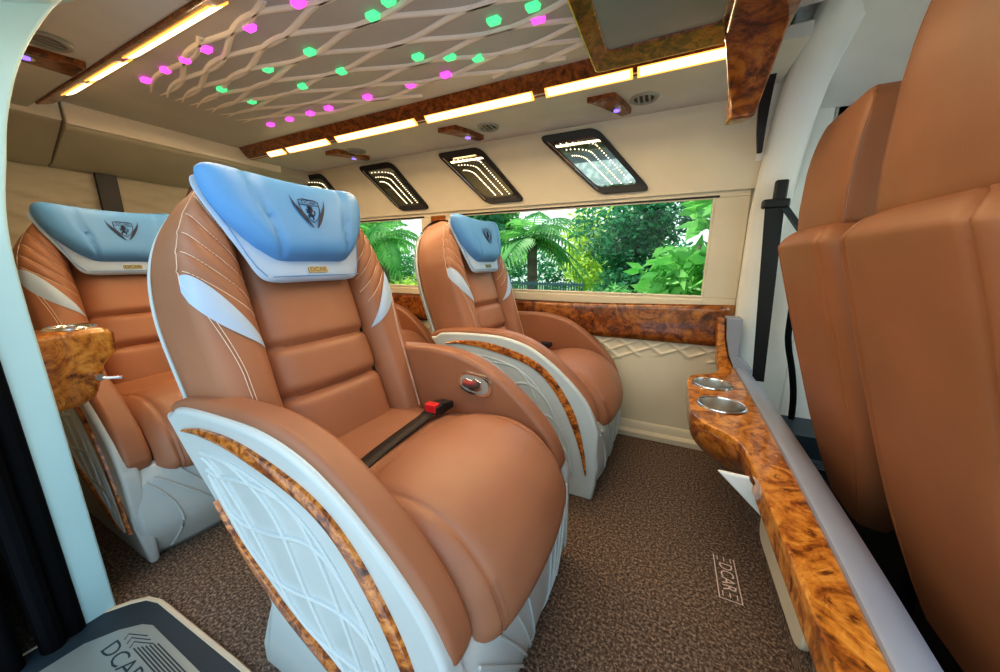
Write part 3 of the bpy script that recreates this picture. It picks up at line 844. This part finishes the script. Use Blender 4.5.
    sh = [(-.030, .034), (-.015, .039), (0, .037), (.015, .039), (.030, .034), (.030, .012), (.026, -.006), (.016, -.022), (0, -.034), (-.016, -.022), (-.026, -.006), (-.030, .012)]
    s.tube([on_pil(a, b, .002) for a, b in sh], .0011, 4, closed=True)
    s.tube([on_pil(a, .019, .002) for a in (-.029, -.01, .01, .029)], .0008, 4)
    # rearing animal figure: body, head, legs, tail
    for pts, r in (([(-.004, -.016), (-.003, -.006), (.002, .003), (.004, .010)], [.004, .005, .0055, .004]),
                   ([(.003, .010), (-.002, .014), (-.007, .013)], [.005, .0045, .002]),
                   ([(.0, .004), (-.008, .006), (-.013, .003)], [.0025, .002, .0015]), ([(-.001, .0), (-.009, -.002), (-.013, -.006)], [.0025, .002, .0015]),
                   ([(-.003, -.012), (-.010, -.015), (-.010, -.022)], [.003, .0022, .0018]), ([(-.002, -.014), (.004, -.019), (.001, -.026)], [.003, .0022, .0018]),
                   ([(.0, -.012), (.009, -.012), (.013, -.004), (.010, .002)], [.0018, .0015, .0015, .002])):
        s.tube([on_pil(a, b, .001) for a, b in pts], r, 5)
    tv, tf = text_polys('DCAR', .0165)
    s.add([on_pil(a, b + .0275, .0028) for a, b in tv], tf)
    s.build('emblem', 'ink', pil, smooth=False)
    # bronze name plate on the bib
    s = MB(); pq = rrect(-.030, -.0085, .030, .0085, .004)
    s.prism(pq, lambda p: B(p[0] - .005,   .538 + p[1], .082), lambda p: B(p[0] - .005, .538 + p[1], .0885)); npl = s.build('name_plate', 'plate_gold', bib, smooth=False)
    s = MB(); tv, tf = text_polys('DCAR', .0165); s.add([B(a * 1.15 - .005, .538 + b, .0892) for a, b in tv], tf); s.build('lettering', 'ink', npl, smooth=False)
    # ---- seat belt: strap + buckle lying on the cushion
    def cz(x):
        best = min(range(nC), key=lambda i: abs(CT[i].x - x) if CT[i].z > .4 else 9); return CT[best].z
    s = MB(); v = []; f = []
    pts = catmull([(-.02, -.262, .50), (-.03, -.12, .518), (-.035, 0, .526), (-.04, .10, .530), (-.04, .135, .538)], 6)
    for p in pts: v += [p + Vector((-.021, 0, 0)), p + Vector((.021, .004, .001))]
    for i in range(len(pts) - 1): f.append([2*i, 2*i+1, 2*i+3, 2*i+2])
    belt = MB().add(v, f).build('seat_belt', 'belt', P, solid=.003)
    s = MB(); s.prism(rrect(-.062, .128, -.008, .16, .006), lambda p: (p[0], p[1], .530), lambda p: (p[0], p[1], .556))
    s.prism([(-.058, .155), (-.012, .155), (-.012, .225), (-.058, .225)], lambda p: (p[0], p[1], .520), lambda p: (p[0], p[1], .560 - (p[1] - .155) * .25)); bk_ = s.build('buckle', 'black', belt, smooth=False, bevel=.004)
    s = MB(); s.prism(rrect(-.056, .124, -.014, .152, .004), lambda p: (p[0], p[1], .536), lambda p: (p[0], p[1], .5625)); s.build('release_button', 'red', bk_, smooth=False, bevel=.003)
    return root

SX = -.60
seat = make_seat((SX, .672, 0), math.radians(0), 'large tan leather captain seat with blue headrest in the middle')
def place(x, y, rz, label, mats=None):
    c = copy_tree(seat); c.location = (x, y, 0); c.rotation_euler = (0, 0, rz); c['label'] = label; return c
def drop(o):
    for c in list(o.children): drop(c)
    bpy.data.objects.remove(o)
def strip_parts(root, names):
    for c in list(root.children):
        if c.name.split('.')[0] in names: drop(c)
win_ = place(SX + .042, 1.640, 0, 'tan leather captain seat with blue headrest standing beside the large window')
rear_ = place(SX - 1.225, .672, 0, 'tan leather captain seat at the rear left partly behind the pale door pillar')
rwin_ = place(SX - 1.215, 1.640, 0, 'rear tan captain seat by the small window, only its armrest showing')
strip_parts(win_, ('control_plate',)); strip_parts(rear_, ('seat_belt', 'control_plate')); strip_parts(rwin_, ('seat_belt', 'control_plate'))
for c in win_.children:
    if c.name.startswith('seat_belt'):
        for b in c.children: strip_parts(b, ('release_button',))

# ================================================================== PARTITION CONSOLE
con = empty('partition_console', (.30, 1.1, 0)); tag(con, 'burl wood partition console with two steel cup holders facing the seats', 'console')
CZ = .50
left = [(.235, .12), (.236, .60), (.236, .86), (.232, 1.02), (.222, 1.09), (.195, 1.14), (.16, 1.17), (.128, 1.215), (.112, 1.28), (.112, 1.45), (.114, 1.60), (.122, 1.67), (.145, 1.715), (.19, 1.745), (.235, 1.80), (.262, 1.88), (.262, 1.985)]
left = [(p.x, p.y) for p in catmull([(a, b, 0) for a, b in left], 4)]
right_ = [(.325, 1.985), (.325, 1.4), (.318, 1.0), (.308, .7), (.296, .45), (.29, .12)]
cups = [((.206, 1.60), .072), ((.212, 1.365), .074)]
# top slab with holes via boolean-free construction: bmesh with bisected holes
def slab_with_holes(name, outline, holes, z0, z1, mat, par, bevel=.006):
    bm = bmesh.new()
    def ring(pts, z): return [bm.verts.new((x, y, z)) for x, y in pts]
    loops = [outline] + [[(cx + r * math.cos(t), cy + r * math.sin(t)) for t in lin(0, 2*PI, 41)[:-1]] for (cx, cy), r in holes]
    es = []
    for lp in loops:
        vs = ring(lp, z1); es += [bm.edges.new((vs[i], vs[(i+1) % len(vs)])) for i in range(len(vs))]
    bmesh.ops.triangle_fill(bm, use_beauty=True, use_dissolve=False, edges=es)
    ext = bmesh.ops.extrude_face_region(bm, geom=list(bm.faces))
    for v in [g_ for g_ in ext['geom'] if isinstance(g_, bmesh.types.BMVert)]: v.co.z = z0
    bmesh.ops.recalc_face_normals(bm, faces=bm.faces)
    me = bpy.data.meshes.new(name); bm.to_mesh(me); bm.free()
    o = bpy.data.objects.new(name, me); COL.objects.link(o); me.materials.append(M[mat])
    if bevel:
        b = o.modifiers.new('bevel', 'BEVEL'); b.width = bevel; b.segments = 3; b.limit_method = 'ANGLE'; b.angle_limit = math.radians(50)
        for p in me.polygons: p.use_smooth = True
        w = o.modifiers.new('wn', 'WEIGHTED_NORMAL')
    o.parent = par; o.matrix_parent_inverse = Matrix.Translation(-par.location)
    return o
slab_with_holes('counter_top', left + right_, cups, CZ - .028, CZ, 'burl', con)
for (cx, cy), r in cups:
    s = MB(); ring_ = lin(0, 2*PI, 41)[:-1]; n = 40; prof_c = [(r + .004, .0015), (r + .001, .0045), (r - .005, .003), (r - .007, -.004), (r - .010, -.058), (r - .02, -.066), (.0005, -.066)]
    v = [Vector((cx + q * math.cos(t), cy + q * math.sin(t), CZ + h)) for q, h in prof_c for t in ring_]
    f = [[k*n+i, k*n+(i+1) % n, (k+1)*n+(i+1) % n, (k+1)*n+i] for k in range(len(prof_c)-1) for i in range(n)]
    cupo = child(MB().add(v, f), 'cup_holder', 'steel', con)
    s = MB(); s.tube([(cx + (r - .001) * math.cos(t), cy + (r - .001) * math.sin(t), CZ + .003) for t in ring_], .0042, 8, closed=True); o = s.build('rim', 'chrome', cupo); o.matrix_parent_inverse = Matrix.Identity(4); o.location = -con.location + Vector((0,0,0)); o.matrix_parent_inverse = cupo.matrix_parent_inverse.copy(); o.location = (0, 0, 0)
    o.matrix_parent_inverse = Matrix.Identity(4)
# curved front face of the bump, folding under
s = MB()
front = [p for p in left if p[1] > .95]
def bump_face(i, v):
    x, y = front[i]
    k = 1 - abs((y - 1.42) / .50) ** 4 if abs(y - 1.42) < .5 else 0
    depth = .035 + .10 * max(0, k)
    return Vector((x + .006 - .010 * math.sin(v * PI) + (.075 * v ** 2.2), y + (1.42 - y) * .10 * v * v, CZ - .022 - depth * v))
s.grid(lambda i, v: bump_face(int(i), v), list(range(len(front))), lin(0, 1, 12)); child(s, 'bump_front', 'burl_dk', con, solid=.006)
# apron under the straight counter
s = MB(); s.box((.242, .12, CZ - .075), (.30, 1.05, CZ - .024)); child(s, 'counter_edge', 'burl', con, smooth=False, bevel=.006)
s = MB(); s.tube([(x + .004, y, CZ - .002) for x, y in left if y < 1.04], .0045, 6); child(s, 'bright_edge', 'burl', con)
# grey-white lip on the cab side
s = MB()
lipL = [(.325, 1.985), (.325, 1.4), (.318, 1.0), (.308, .7), (.296, .45), (.29, .12)]
def lip(i, k):
    x, y = catmull([(a, b, 0) for a, b in lipL], 5)[int(i)].xy
    wd = .058
    q = [(-.004, -.02), (0, .006), (.008, .010), (wd * .6, .004), (wd, -.004), (wd + .006, -.016), (wd + .006, -.10)][int(k)]
    return Vector((x + q[0], y, CZ + q[1]))
s.grid(lip, list(range(26)), list(range(7))); child(s, 'cab_lip', 'lip', con, angle=50)
# upright end post at the window wall
s = MB(); s.prism([(.232, .735), (.262, .735), (.272, .64), (.292, .56), (.318, .505), (.318, .47), (.262, .47), (.245, .56), (.236, .65)], lambda p: (p[0], 1.90, p[1]), lambda p: (p[0], 1.985, p[1])); child(s, 'end_post', 'burl', con, smooth=False, bevel=.006)
s = MB(); s.prism([(.266, .742), (.330, .742), (.332, .56), (.395, .505), (.395, .46), (.322, .46), (.318, .51), (.294, .565), (.275, .645)], lambda p: (p[0], 1.89, p[1]), lambda p: (p[0], 1.985, p[1])); child(s, 'end_post_back', 'lip', con, smooth=False, bevel=.005)
# partition wall with bracket and pocket below
s = MB(); s.box((.372, .10, 0), (.40, 1.985, CZ - .08)); child(s, 'partition_panel', 'carpet', con, smooth=False)
s = MB(); s.prism([(.162, .462), (.29, .462), (.375, .30), (.375, .14), (.297, .335)], lambda p: (p[0], .972, p[1]), lambda p: (p[0], .984, p[1])); child(s, 'bracket', 'mint', con, smooth=False, bevel=.006)
s = MB(); s.prism(rrect(.85, .10, 1.27, .32, .05), lambda p: (.352, p[0], p[1]), lambda p: (.373, p[0], p[1])); child(s, 'map_pocket', 'cream', con, smooth=False, bevel=.008)

# ================================================================== FRONT CAB
# pillar + roof arch between cabin and cab
arch = MB()
path = smooth_tab([(2.0, 0), (2.0, .6), (2.0, 1.18), (1.985, 1.32), (1.955, 1.45), (1.90, 1.58), (1.80, 1.69), (1.62, 1.765), (1.30, 1.79), (.7, 1.79), (.3, 1.76)], 6) if False else None
pts = catmull([(0, 2.0, 0), (0, 2.0, .6), (0, 2.0, 1.15), (0, 1.985, 1.32), (0, 1.955, 1.46), (0, 1.90, 1.585), (0, 1.80, 1.69), (0, 1.62, 1.755), (0, 1.30, 1.78), (0, .7, 1.78), (0, .25, 1.75)], 6)
v = []; f = []; n = len(pts)
for i, p in enumerate(pts):
    t = (pts[min(i+1, n-1)] - pts[max(i-1, 0)]).normalized(); nr = Vector((0, -t.z, t.y)); 
    if i < 8: nr = Vector((0, -1, 0))
    k = min(1, i / 16)
    wd = .10 + .04 * k
    for a, d in ((0, -.02), (0, .0), (.012, .014), (wd - .012, .014), (wd, .0), (wd + .01, -.04)):
        q = p + nr * d; v.append(Vector((.312 + a + (.0 if p.z < 1.2 else (p.z - 1.2) * .05), q.y, q.z)))
for i in range(n - 1):
    for k in range(5): f.append([i*6+k, i*6+k+1, (i+1)*6+k+1, (i+1)*6+k])
struct(MB().add(v, f).build('trim_8', 'mint', angle=60))
s = MB(); s.prism([(1.985, 1.44), (1.935, 1.60), (1.84, 1.715), (1.62, 1.78), (1.62, 1.81), (1.88, 1.76), (1.99, 1.63), (2.03, 1.44)], lambda p: (.30, p[0], p[1]), lambda p: (.40, p[0], p[1]))
struct(s.build('trim_11', 'mint', smooth=False))
# black gap strip beside the arch
s = MB()
gpts = catmull([(.30, 1.93, 1.46), (.292, 1.87, 1.585), (.283, 1.77, 1.685), (.275, 1.62, 1.74)], 6)
v = []; f = []
for i, p in enumerate(gpts):
    w = .028 * math.sin(PI * (.08 + .92 * i / (len(gpts) - 1)) * .85)
    v += [p + Vector((-w, -.01, 0)), p + Vector((.010, -.012, 0)), p + Vector((.010, .01, .0)), p + Vector((-w, .01, 0))]
for i in range(len(gpts) - 1):
    for k in range(4): f.append([i*4+k, i*4+(k+1) % 4, (i+1)*4+(k+1) % 4, (i+1)*4+k])
struct(MB().add(v, f).build('trim_9', 'black', smooth=False))
# belt assembly on the pillar
sb = empty('driver_seat_belt', (.42, 1.93, 1.2)); tag(sb, 'black seat belt hanging from its guide on the far front pillar', 'seat belt')
s = MB(); s.add([(.345, 1.895, 1.24), (.412, 1.895, 1.235), (.448, 1.905, .45), (.402, 1.905, .45)], [[0, 1, 2, 3]]); child(s, 'webbing', 'black', sb, smooth=False, solid=.004)
s = MB(); s.box((.335, 1.885, 1.225), (.43, 1.925, 1.262)); s.box((.372, 1.90, 1.25), (.418, 1.93, 1.34)); child(s, 'guide', 'black', sb, smooth=False, bevel=.008)
s = MB(); s.add([(.395, 1.90, 1.235), (.425, 1.90, 1.235), (.58, 1.70, .93), (.56, 1.70, .91)], [[0, 1, 2, 3]]); child(s, 'lap_webbing', 'navy', sb, smooth=False, solid=.003)
# far cab door with window, rubber seal
s = MB()
cabY = 2.03
s.box((.40, cabY, -.3), (.56, cabY + .04, 1.75)); s.box((.56, cabY, 1.16), (1.1, cabY + .04, 1.75)); s.box((.56, cabY, .80), (.64, cabY + .04, 1.2))
s.box((.56, cabY + .01, -.3), (1.7, cabY + .06, .86)); s.box((.56, cabY, 1.42), (1.7, cabY + .06, 1.75)); s.box((1.5, cabY, .86), (1.7, cabY + .06, 1.42))
struct(s.build('door_3', 'mint', smooth=False, bevel=.01))
s = MB(); s.tube(catmull([(.52, 1.985, 1.0), (.525, 1.985, .72), (.535, 1.985, .62), (.565, 1.985, .50), (.59, 1.985, .36), (.60, 1.985, .18)], 6), .013, 8); struct(s.build('trim_10', 'rubber'))
s = MB(); s.add([(.56, cabY + .03, .86), (1.5, cabY + .03, .86), (1.5, cabY + .03, 1.42), (.56, cabY + .03, 1.42)], [[0, 1, 2, 3]]); wd3 = s.build('window_3', 'glass', smooth=False); struct(wd3)
s = MB(); s.box((.56, 1.80, -.02), (.95, 2.02, .26)); s.box((.56, 1.72, -.02), (.92, 1.80, .16))
for k in range(4): s.box((.57, 1.70 + k*.022, .16), (.90, 1.712 + k*.022, .168))
tag(s.build('step_well', 'navy', smooth=False, bevel=.006), 'dark blue-black ribbed step at the far front door sill', 'step')
# headliner and overhead shelf of the cab
s = MB()
hl = catmull([(.38, 0, 1.775), (.46, 0, 1.748), (.62, 0, 1.735), (.80, 0, 1.69), (.95, 0, 1.60), (1.05, 0, 1.50), (1.12, 0, 1.44), (1.35, 0, 1.43)], 6)
s.grid(lambda i, y: Vector((hl[int(i)].x, y, hl[int(i)].z - .10 * max(0, (y - 1.55) / .45) ** 2)), list(range(len(hl))), lin(.25, 2.03, 20)); struct(s.build('ceiling_cab', 'mint', angle=70))
s = MB(); s.box((1.45, .1, -.3), (1.7, 2.1, .80)); struct(s.build('wall_front', 'rubber', smooth=False))
ws = MB(); ws.add([(1.5, .15, .8), (1.5, 2.03, .8), (1.35, 2.03, 1.45), (1.35, .15, 1.45)], [[0, 1, 2, 3]]); struct(ws.build('window_4', 'glass', smooth=False))

# front seats seen from behind
def lean(xb, zb, z): return xb - .30 * (z - zb)
def make_front_seat(y0, y1, label, dx=0, zt=1.385):
    e = empty('front_seat', ((.62 + dx), (y0 + y1) / 2, 0)); tag(e, label, 'seat', 'front cab seats')
    yc, hw = (y0 + y1) / 2, (y1 - y0) / 2
    T = smooth_tab([(.30, .50), (.36, .68), (.45, .86), (.55, .95), (.75, 1.0), (.92, 1.0), (1.0, .985), (1.05, .94), (1.08, .84), (1.095, .62)], 6)
    zs = [p[0] for p in T]
    def back(z, u, off):
        w = hw * interp(T, z); n = (1 - abs(u) ** 12) ** .5
        top = min(1, max(0, (1.098 - z) / .05)) ** .5
        x = .555 + dx - .295 * (z - .45)
        d = .075 * n * top
        if off < 0:
            d2 = d
            ds = abs(abs(u) - .74); d2 -= .010 * math.exp(-(ds / .03) ** 2)
            return Vector((x - d2, yc + u * w, z))
        return Vector((x + d * .8, yc + u * w, z))
    us = [math.sin(a) for a in lin(-PI/2, PI/2, 57)]
    s = MB(); s.grid(lambda z, u: back(z, u, -1), zs, us); s.grid(lambda z, u: back(z, u, 1), zs, us)
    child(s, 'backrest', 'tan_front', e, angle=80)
    # headrest: slightly tapering block with side panel seams
    zs2 = lin(1.075, zt, 26); hh = hw * .76
    def hr_(z, a):
        k = (z - 1.075) / (zt - 1.075)
        w = hh * (.96 + .06 * k - .22 * max(0, k - .72) / .28 * max(0, k - .72) / .28)
        dpt = .048 * (1.0 - .15 * max(0, k - .6) / .4) * (.82 + .18 * min(1, k * 4))
        cx = .384 + dx + .008 * k + .012 * max(0, k - .5) ** 2 / .25
        c, sn = math.cos(a), math.sin(a); p = .24
        x = math.copysign(abs(c) ** p, c) * dpt; y = math.copysign(abs(sn) ** p, sn) * w
        edge = math.sqrt(max(0, 1 - max(0, (abs(2*k-1) - .86) / .14) ** 2))
        sc_ = .80 + .20 * edge
        # welts at the back corners
        return Vector((cx + x * sc_, yc + y * sc_, z))
    s = MB(); an = lin(0, 2*PI, 73); s.grid(hr_, zs2, an)
    s.add([hr_(zs2[-1], a) for a in an[:-1]], [list(range(72))]); s.add([hr_(zs2[0], a) for a in an[:-1]], [list(range(72))])
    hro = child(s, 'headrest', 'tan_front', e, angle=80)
    s = MB()
    for a in (PI - 1.12, PI + 1.12, .0 + 1.9 * 0 + PI + 1.75):
        s = MB(); s.tube([hr_(z, a) for z in zs2[1:-1]], .0032, 6); s.build('piping', 'tan_front', hro)
    s = MB()
    for dy in (-.07, .07): s.tube([(.425 + dx, yc + dy, 1.06), (.425 + dx, yc + dy, 1.13)], .007, 8)
    child(s, 'headrest_post', 'chrome', e)
    s = MB(); s.grid(lambda x, u: Vector((x, yc + u * hw * .95, .40 + .05 * (1 - u ** 4))), lin(.55 + dx, 1.05, 10), lin(-1, 1, 15)); s.box((.58 + dx, yc - hw * .9, .0), (1.0, yc + hw * .9, .38)); child(s, 'seat_base', 'black', e)
    return e
make_front_seat(1.026, 1.46, 'tan leather front seat back with headrest fully in view')
make_front_seat(.56, 1.018, 'tan leather front seat back nearest the sliding door, filling the right edge', .004, 1.50)

# ================================================================== OUTSIDE
pv = MB(); pv.box((-14, -8.6, -.80), (12, 2.6, -.69)); struct(pv.build('ground_bounce_paving', 'bounce_paving', smooth=False))  # unseen paving, added to cut green lawn bounce on the white shells
gr = MB(); gr.grid(lambda x, y: Vector((x, y, -.75 + .03 * math.sin(x * 1.7) * math.cos(y * 1.3))), lin(-30, 20, 26), lin(-16, 26, 22)); struct(gr.build('ground', 'lawn'))
def leaf_cloud(blobs, n, size, seed, stretch=1.0, droop=0):
    rd = random.Random(seed); s = MB()
    for i in range(n):
        c, r = blobs[rd.randrange(len(blobs))]
        d = Vector((rd.gauss(0, 1), rd.gauss(0, 1), rd.gauss(0, 1))).normalized() * (r * rd.uniform(.55, 1.03))
        p = Vector(c) + Vector((d.x, d.y, d.z * stretch))
        a = Vector((rd.uniform(-1, 1), rd.uniform(-1, 1), rd.uniform(-.8, .5) - droop)).normalized()
        b = a.cross(Vector((rd.uniform(-1, 1), rd.uniform(-1, 1), rd.uniform(-.2, 1)))).normalized()
        L = size * rd.uniform(.7, 1.3); Wd = L * .42
        s.add([p, p + a*L*.45 + b*Wd*.5, p + a*L, p + a*L*.45 - b*Wd*.5], [[0, 1, 2, 3]])
    return s
def tree(name, x, y, top, r, mat, n, size, label, cat, seed, base=-.75, group=None):
    rd = random.Random(seed); e = empty(name, (x, y, base)); tag(e, label, cat, group)
    h = top - base; blobs = []
    for k in range(9):
        a = rd.uniform(0, 2*PI); q = rd.uniform(0, .75) * r
        blobs.append(((x + q * math.cos(a), y + q * math.sin(a) * .7, base + h * rd.uniform(.30, .86)), r * rd.uniform(.38, .62)))
    child(leaf_cloud(blobs, n, size, seed), 'crown', mat, e, smooth=False)
    s = MB(); s.tube([(x, y, base), (x + .05, y, base + h * .35), (x - .04, y + .03, base + h * .7)], [.09 * r, .07 * r, .03 * r], 8)
    for k in range(5):
        b = blobs[k][0]; s.tube([(x, y, base + h * .33), ((x + b[0]) / 2, (y + b[1]) / 2, base + h * .5), b], [.04 * r, .03 * r, .012 * r], 6)
    child(s, 'trunk', 'bark', e)
def palm(x, y, top, label, mat, seed, base=-.75, L=1.1, nf=22):
    rd = random.Random(seed); e = empty('palm_tree', (x, y, base)); tag(e, label, 'palm tree', 'palms outside the window')
    s = MB(); s.tube([(x, y, base), (x + .03, y, (base + top) / 2), (x, y, top)], [.13, .10, .09], 10); child(s, 'trunk', 'bark', e)
    s = MB()
    for k in range(nf):
        a = rd.uniform(0, 2*PI); el = rd.uniform(-.2, 1.2); pts = []
        for q in lin(0, 1, 9):
            rr = L * q * math.cos(el * (1 - .3*q)); zz = L * q * math.sin(el) - .75 * L * q * q * .8
            pts.append(Vector((x + rr * math.cos(a), y + rr * math.sin(a), top + zz)))
        s.tube(pts, .008, 4)
        for i in range(1, 9):
            t = (pts[i] - pts[i-1]).normalized(); sd = t.cross(Vector((0, 0, 1))).normalized()
            for sg in (-1, 1):
                for m in (0, .5):
                    p = pts[i-1].lerp(pts[i], m); w = L * .26 * math.sin(PI * (.15 + .8 * (i + m) / 9))
                    s.add([p, p + t * .05 + sd * sg * w * .5 + Vector((0, 0, -.02)), p + t * .16 * L + sd * sg * w + Vector((0, 0, -.12 * L)), p + t * .03], [[0, 1, 2, 3]])
    child(s, 'fronds', mat, e, smooth=False)
tree('garden_tree', -4.3, 7.6, 3.0, 1.2, 'leaf_a', 5200, .17, 'deep green dense tree behind the window-seat headrest', 'tree', 3)
tree('garden_tree', -.7, 8.6, 2.7, 1.4, 'leaf_a', 6500, .16, 'broad dark green tree in the middle of the large window', 'tree', 5)
tree('garden_tree', .30, 4.1, 2.0, .72, 'leaf_c', 1500, .24, 'bright big-leaved tree at the right end of the large window', 'tree', 8)
tree('garden_tree', -1.9, 12.0, 3.5, 1.5, 'leaf_d', 3600, .22, 'yellow-green airy tree far behind the garden, under the sky gap', 'tree', 11)
tree('garden_tree', -8.2, 7.8, 3.0, 1.4, 'leaf_b', 5200, .18, 'mid green bushy tree seen through the small rear window', 'tree', 13)
tree('garden_tree', -5.4, 10.4, 3.6, 1.5, 'leaf_b', 5000, .20, 'tall mid green tree between the two windows', 'tree', 17)
tree('garden_tree', -11.0, 9.4, 3.2, 1.6, 'leaf_d', 4200, .20, 'yellow-green tree at the left edge of the small rear window', 'tree', 19)
tree('garden_tree', 3.0, 8.0, 4.0, 1.9, 'leaf_b', 6000, .20, 'tall mid green tree behind the bright big-leaved one', 'tree', 23)
palm(-2.4, 6.3, 1.45, 'palm with spiky pale fronds left of the big window centre', 'leaf_b', 31)
palm(-5.9, 6.0, 1.5, 'palm with spiky fronds outside the small rear window', 'leaf_c', 37)
def shrub(x, y, top, r, mat, n, size, label, seed):
    e = empty('garden_shrub', (x, y, -.75)); tag(e, label, 'shrub')
    rd = random.Random(seed); h = top + .75
    blobs = [((x + rd.uniform(-.6, .6) * r, y + rd.uniform(-.4, .4) * r, -.75 + h * rd.uniform(.25, .72)), r * .55) for k in range(7)]
    child(leaf_cloud(blobs, n, size, seed), 'foliage', mat, e, smooth=False)
    s = MB()
    for k in range(5): b = blobs[k][0]; s.tube([(x, y, -.75), b], [.03, .01], 6)
    child(s, 'stem', 'bark', e)
shrub(-2.75, 4.6, .95, .55, 'leaf_c', 2200, .10, 'bright green leafy shrub beside the fence', 41)
shrub(-.6, 4.7, .75, .75, 'leaf_b', 2600, .11, 'mid green low shrub under the broad dark tree', 43)
shrub(.42, 3.2, .62, .4, 'leaf_d', 1800, .12, 'yellow-green spiky shrub in the lower right window corner', 47)
shrub(-.45, 6.0, .8, .5, 'leaf_b', 2800, .12, 'mid green rounded shrub behind the fence', 53)
shrub(-4.5, 5.3, .9, .7, 'leaf_d', 2600, .12, 'yellow-green shrub under the palm at the small window', 59)
shrub(-7.6, 6.0, .9, .8, 'leaf_b', 2600, .12, 'mid green shrub at the foot of the bushy tree', 61)
# tall clipped hedge closing the garden
s = MB(); rd = random.Random(71)
hb = [((x, 15.2 + rd.uniform(-.3, .3), rd.uniform(-.4, 1.5)), .75) for x in lin(-17, 8, 60)]
o = leaf_cloud(hb, 9000, .26, 73).build('hedge', 'leaf_a', smooth=False); tag(o, 'long dark green hedge closing the far end of the garden', 'hedge', kind='stuff')
hb = [((x, -9.5 + rd.uniform(-.3, .3), rd.uniform(-.3, 2.2)), .8) for x in lin(-12, 8, 46)] + [((x, -9.8, 2.6 + rd.uniform(0, 2.4)), .9) for x in lin(-12, 8, 60)]
o = leaf_cloud(hb, 11000, .34, 79).build('hedge', 'leaf_h', smooth=False); tag(o, 'bright green hedge beyond the sliding door side, seen in the wall mirror', 'hedge', kind='stuff')
# fence
fe = empty('garden_fence', (-2.0, 5.5, -.75)); tag(fe, 'grey-green metal railing fence in front of the palm', 'fence')
s = MB()
for z in (-.55, .62): s.box((-3.0, 5.49, z), (-1.2, 5.52, z + .04))
child(s, 'rail', 'fence', fe, smooth=False)
s = MB()
for x in lin(-2.98, -1.22, 40): s.box((x - .009, 5.495, -.75), (x + .009, 5.515, .68))
child(s, 'bars', 'fence', fe, smooth=False)
# grass tufts outside the door side are part of the lawn material

# ================================================================== LIGHT
w = bpy.data.worlds.new('world'); sc.world = w; w.use_nodes = True; nt = w.node_tree
bg = nt.nodes['Background']
tc = nt.nodes.new('ShaderNodeTexCoord'); sp = nt.nodes.new('ShaderNodeSeparateXYZ'); nt.links.new(tc.outputs['Generated'], sp.inputs[0])
cr = ramp(nt, sp.outputs['Z'], [(.0, (.55, .68, .60)), (.5, (.90, .97, 1.0))]); 
r_ = cr.node; r_.color_ramp.elements[0].position = .0; r_.color_ramp.elements[1].position = .06
e3 = r_.color_ramp.elements.new(.8); e3.color = (.45, .68, 1.0, 1)
nt.links.new(cr, bg.inputs['Color']); bg.inputs['Strength'].default_value = 1.35
def area(name, loc, target, size, sy, power, col):
    l = bpy.data.lights.new(name, 'AREA'); l.shape = 'RECTANGLE'; l.size = size; l.size_y = sy; l.energy = power; l.color = col
    o = bpy.data.objects.new(name, l); COL.objects.link(o); o.location = loc
    o.rotation_euler = (Vector(target) - Vector(loc)).to_track_quat('-Z', 'Y').to_euler(); return o
sun = bpy.data.lights.new('sun', 'SUN'); sun.energy = 5.5; sun.angle = .03; sun.color = (1, .95, .86)
so_ = bpy.data.objects.new('sun', sun); COL.objects.link(so_); so_.rotation_euler = Vector((.62, .02, -.78)).to_track_quat('-Z', 'Y').to_euler()
# open-door daylight
area('door_daylight', (-.5, -1.5, 1.9), (-.5, .9, .5), 3.2, 1.8, 25, (.76, .91, 1.0))
# warm wash thrown by the ceiling strips
area('strip_wash_far', (-1.1, 1.45, 1.66), (-1.1, 1.25, 0), 2.6, .08, 15, (1, .72, .42))
area('strip_wash_near', (-1.1, .64, 1.66), (-1.1, .85, 0), 2.4, .08, 11, (1, .72, .42))
area('cab_daylight', (1.2, 1.1, 1.35), (.5, 1.1, .9), 1.2, .5, 6, (.92, 1.0, .95))

sc.view_settings.view_transform = 'Standard'
try: sc.view_settings.look = 'Medium High Contrast'
except Exception as ex: print('LOOK', ex)
sc.view_settings.exposure = 0.05
sc.cycles.use_denoising = True
sc.cycles.max_bounces = 8; sc.cycles.transparent_max_bounces = 8
sc.cycles.sample_clamp_indirect = 6
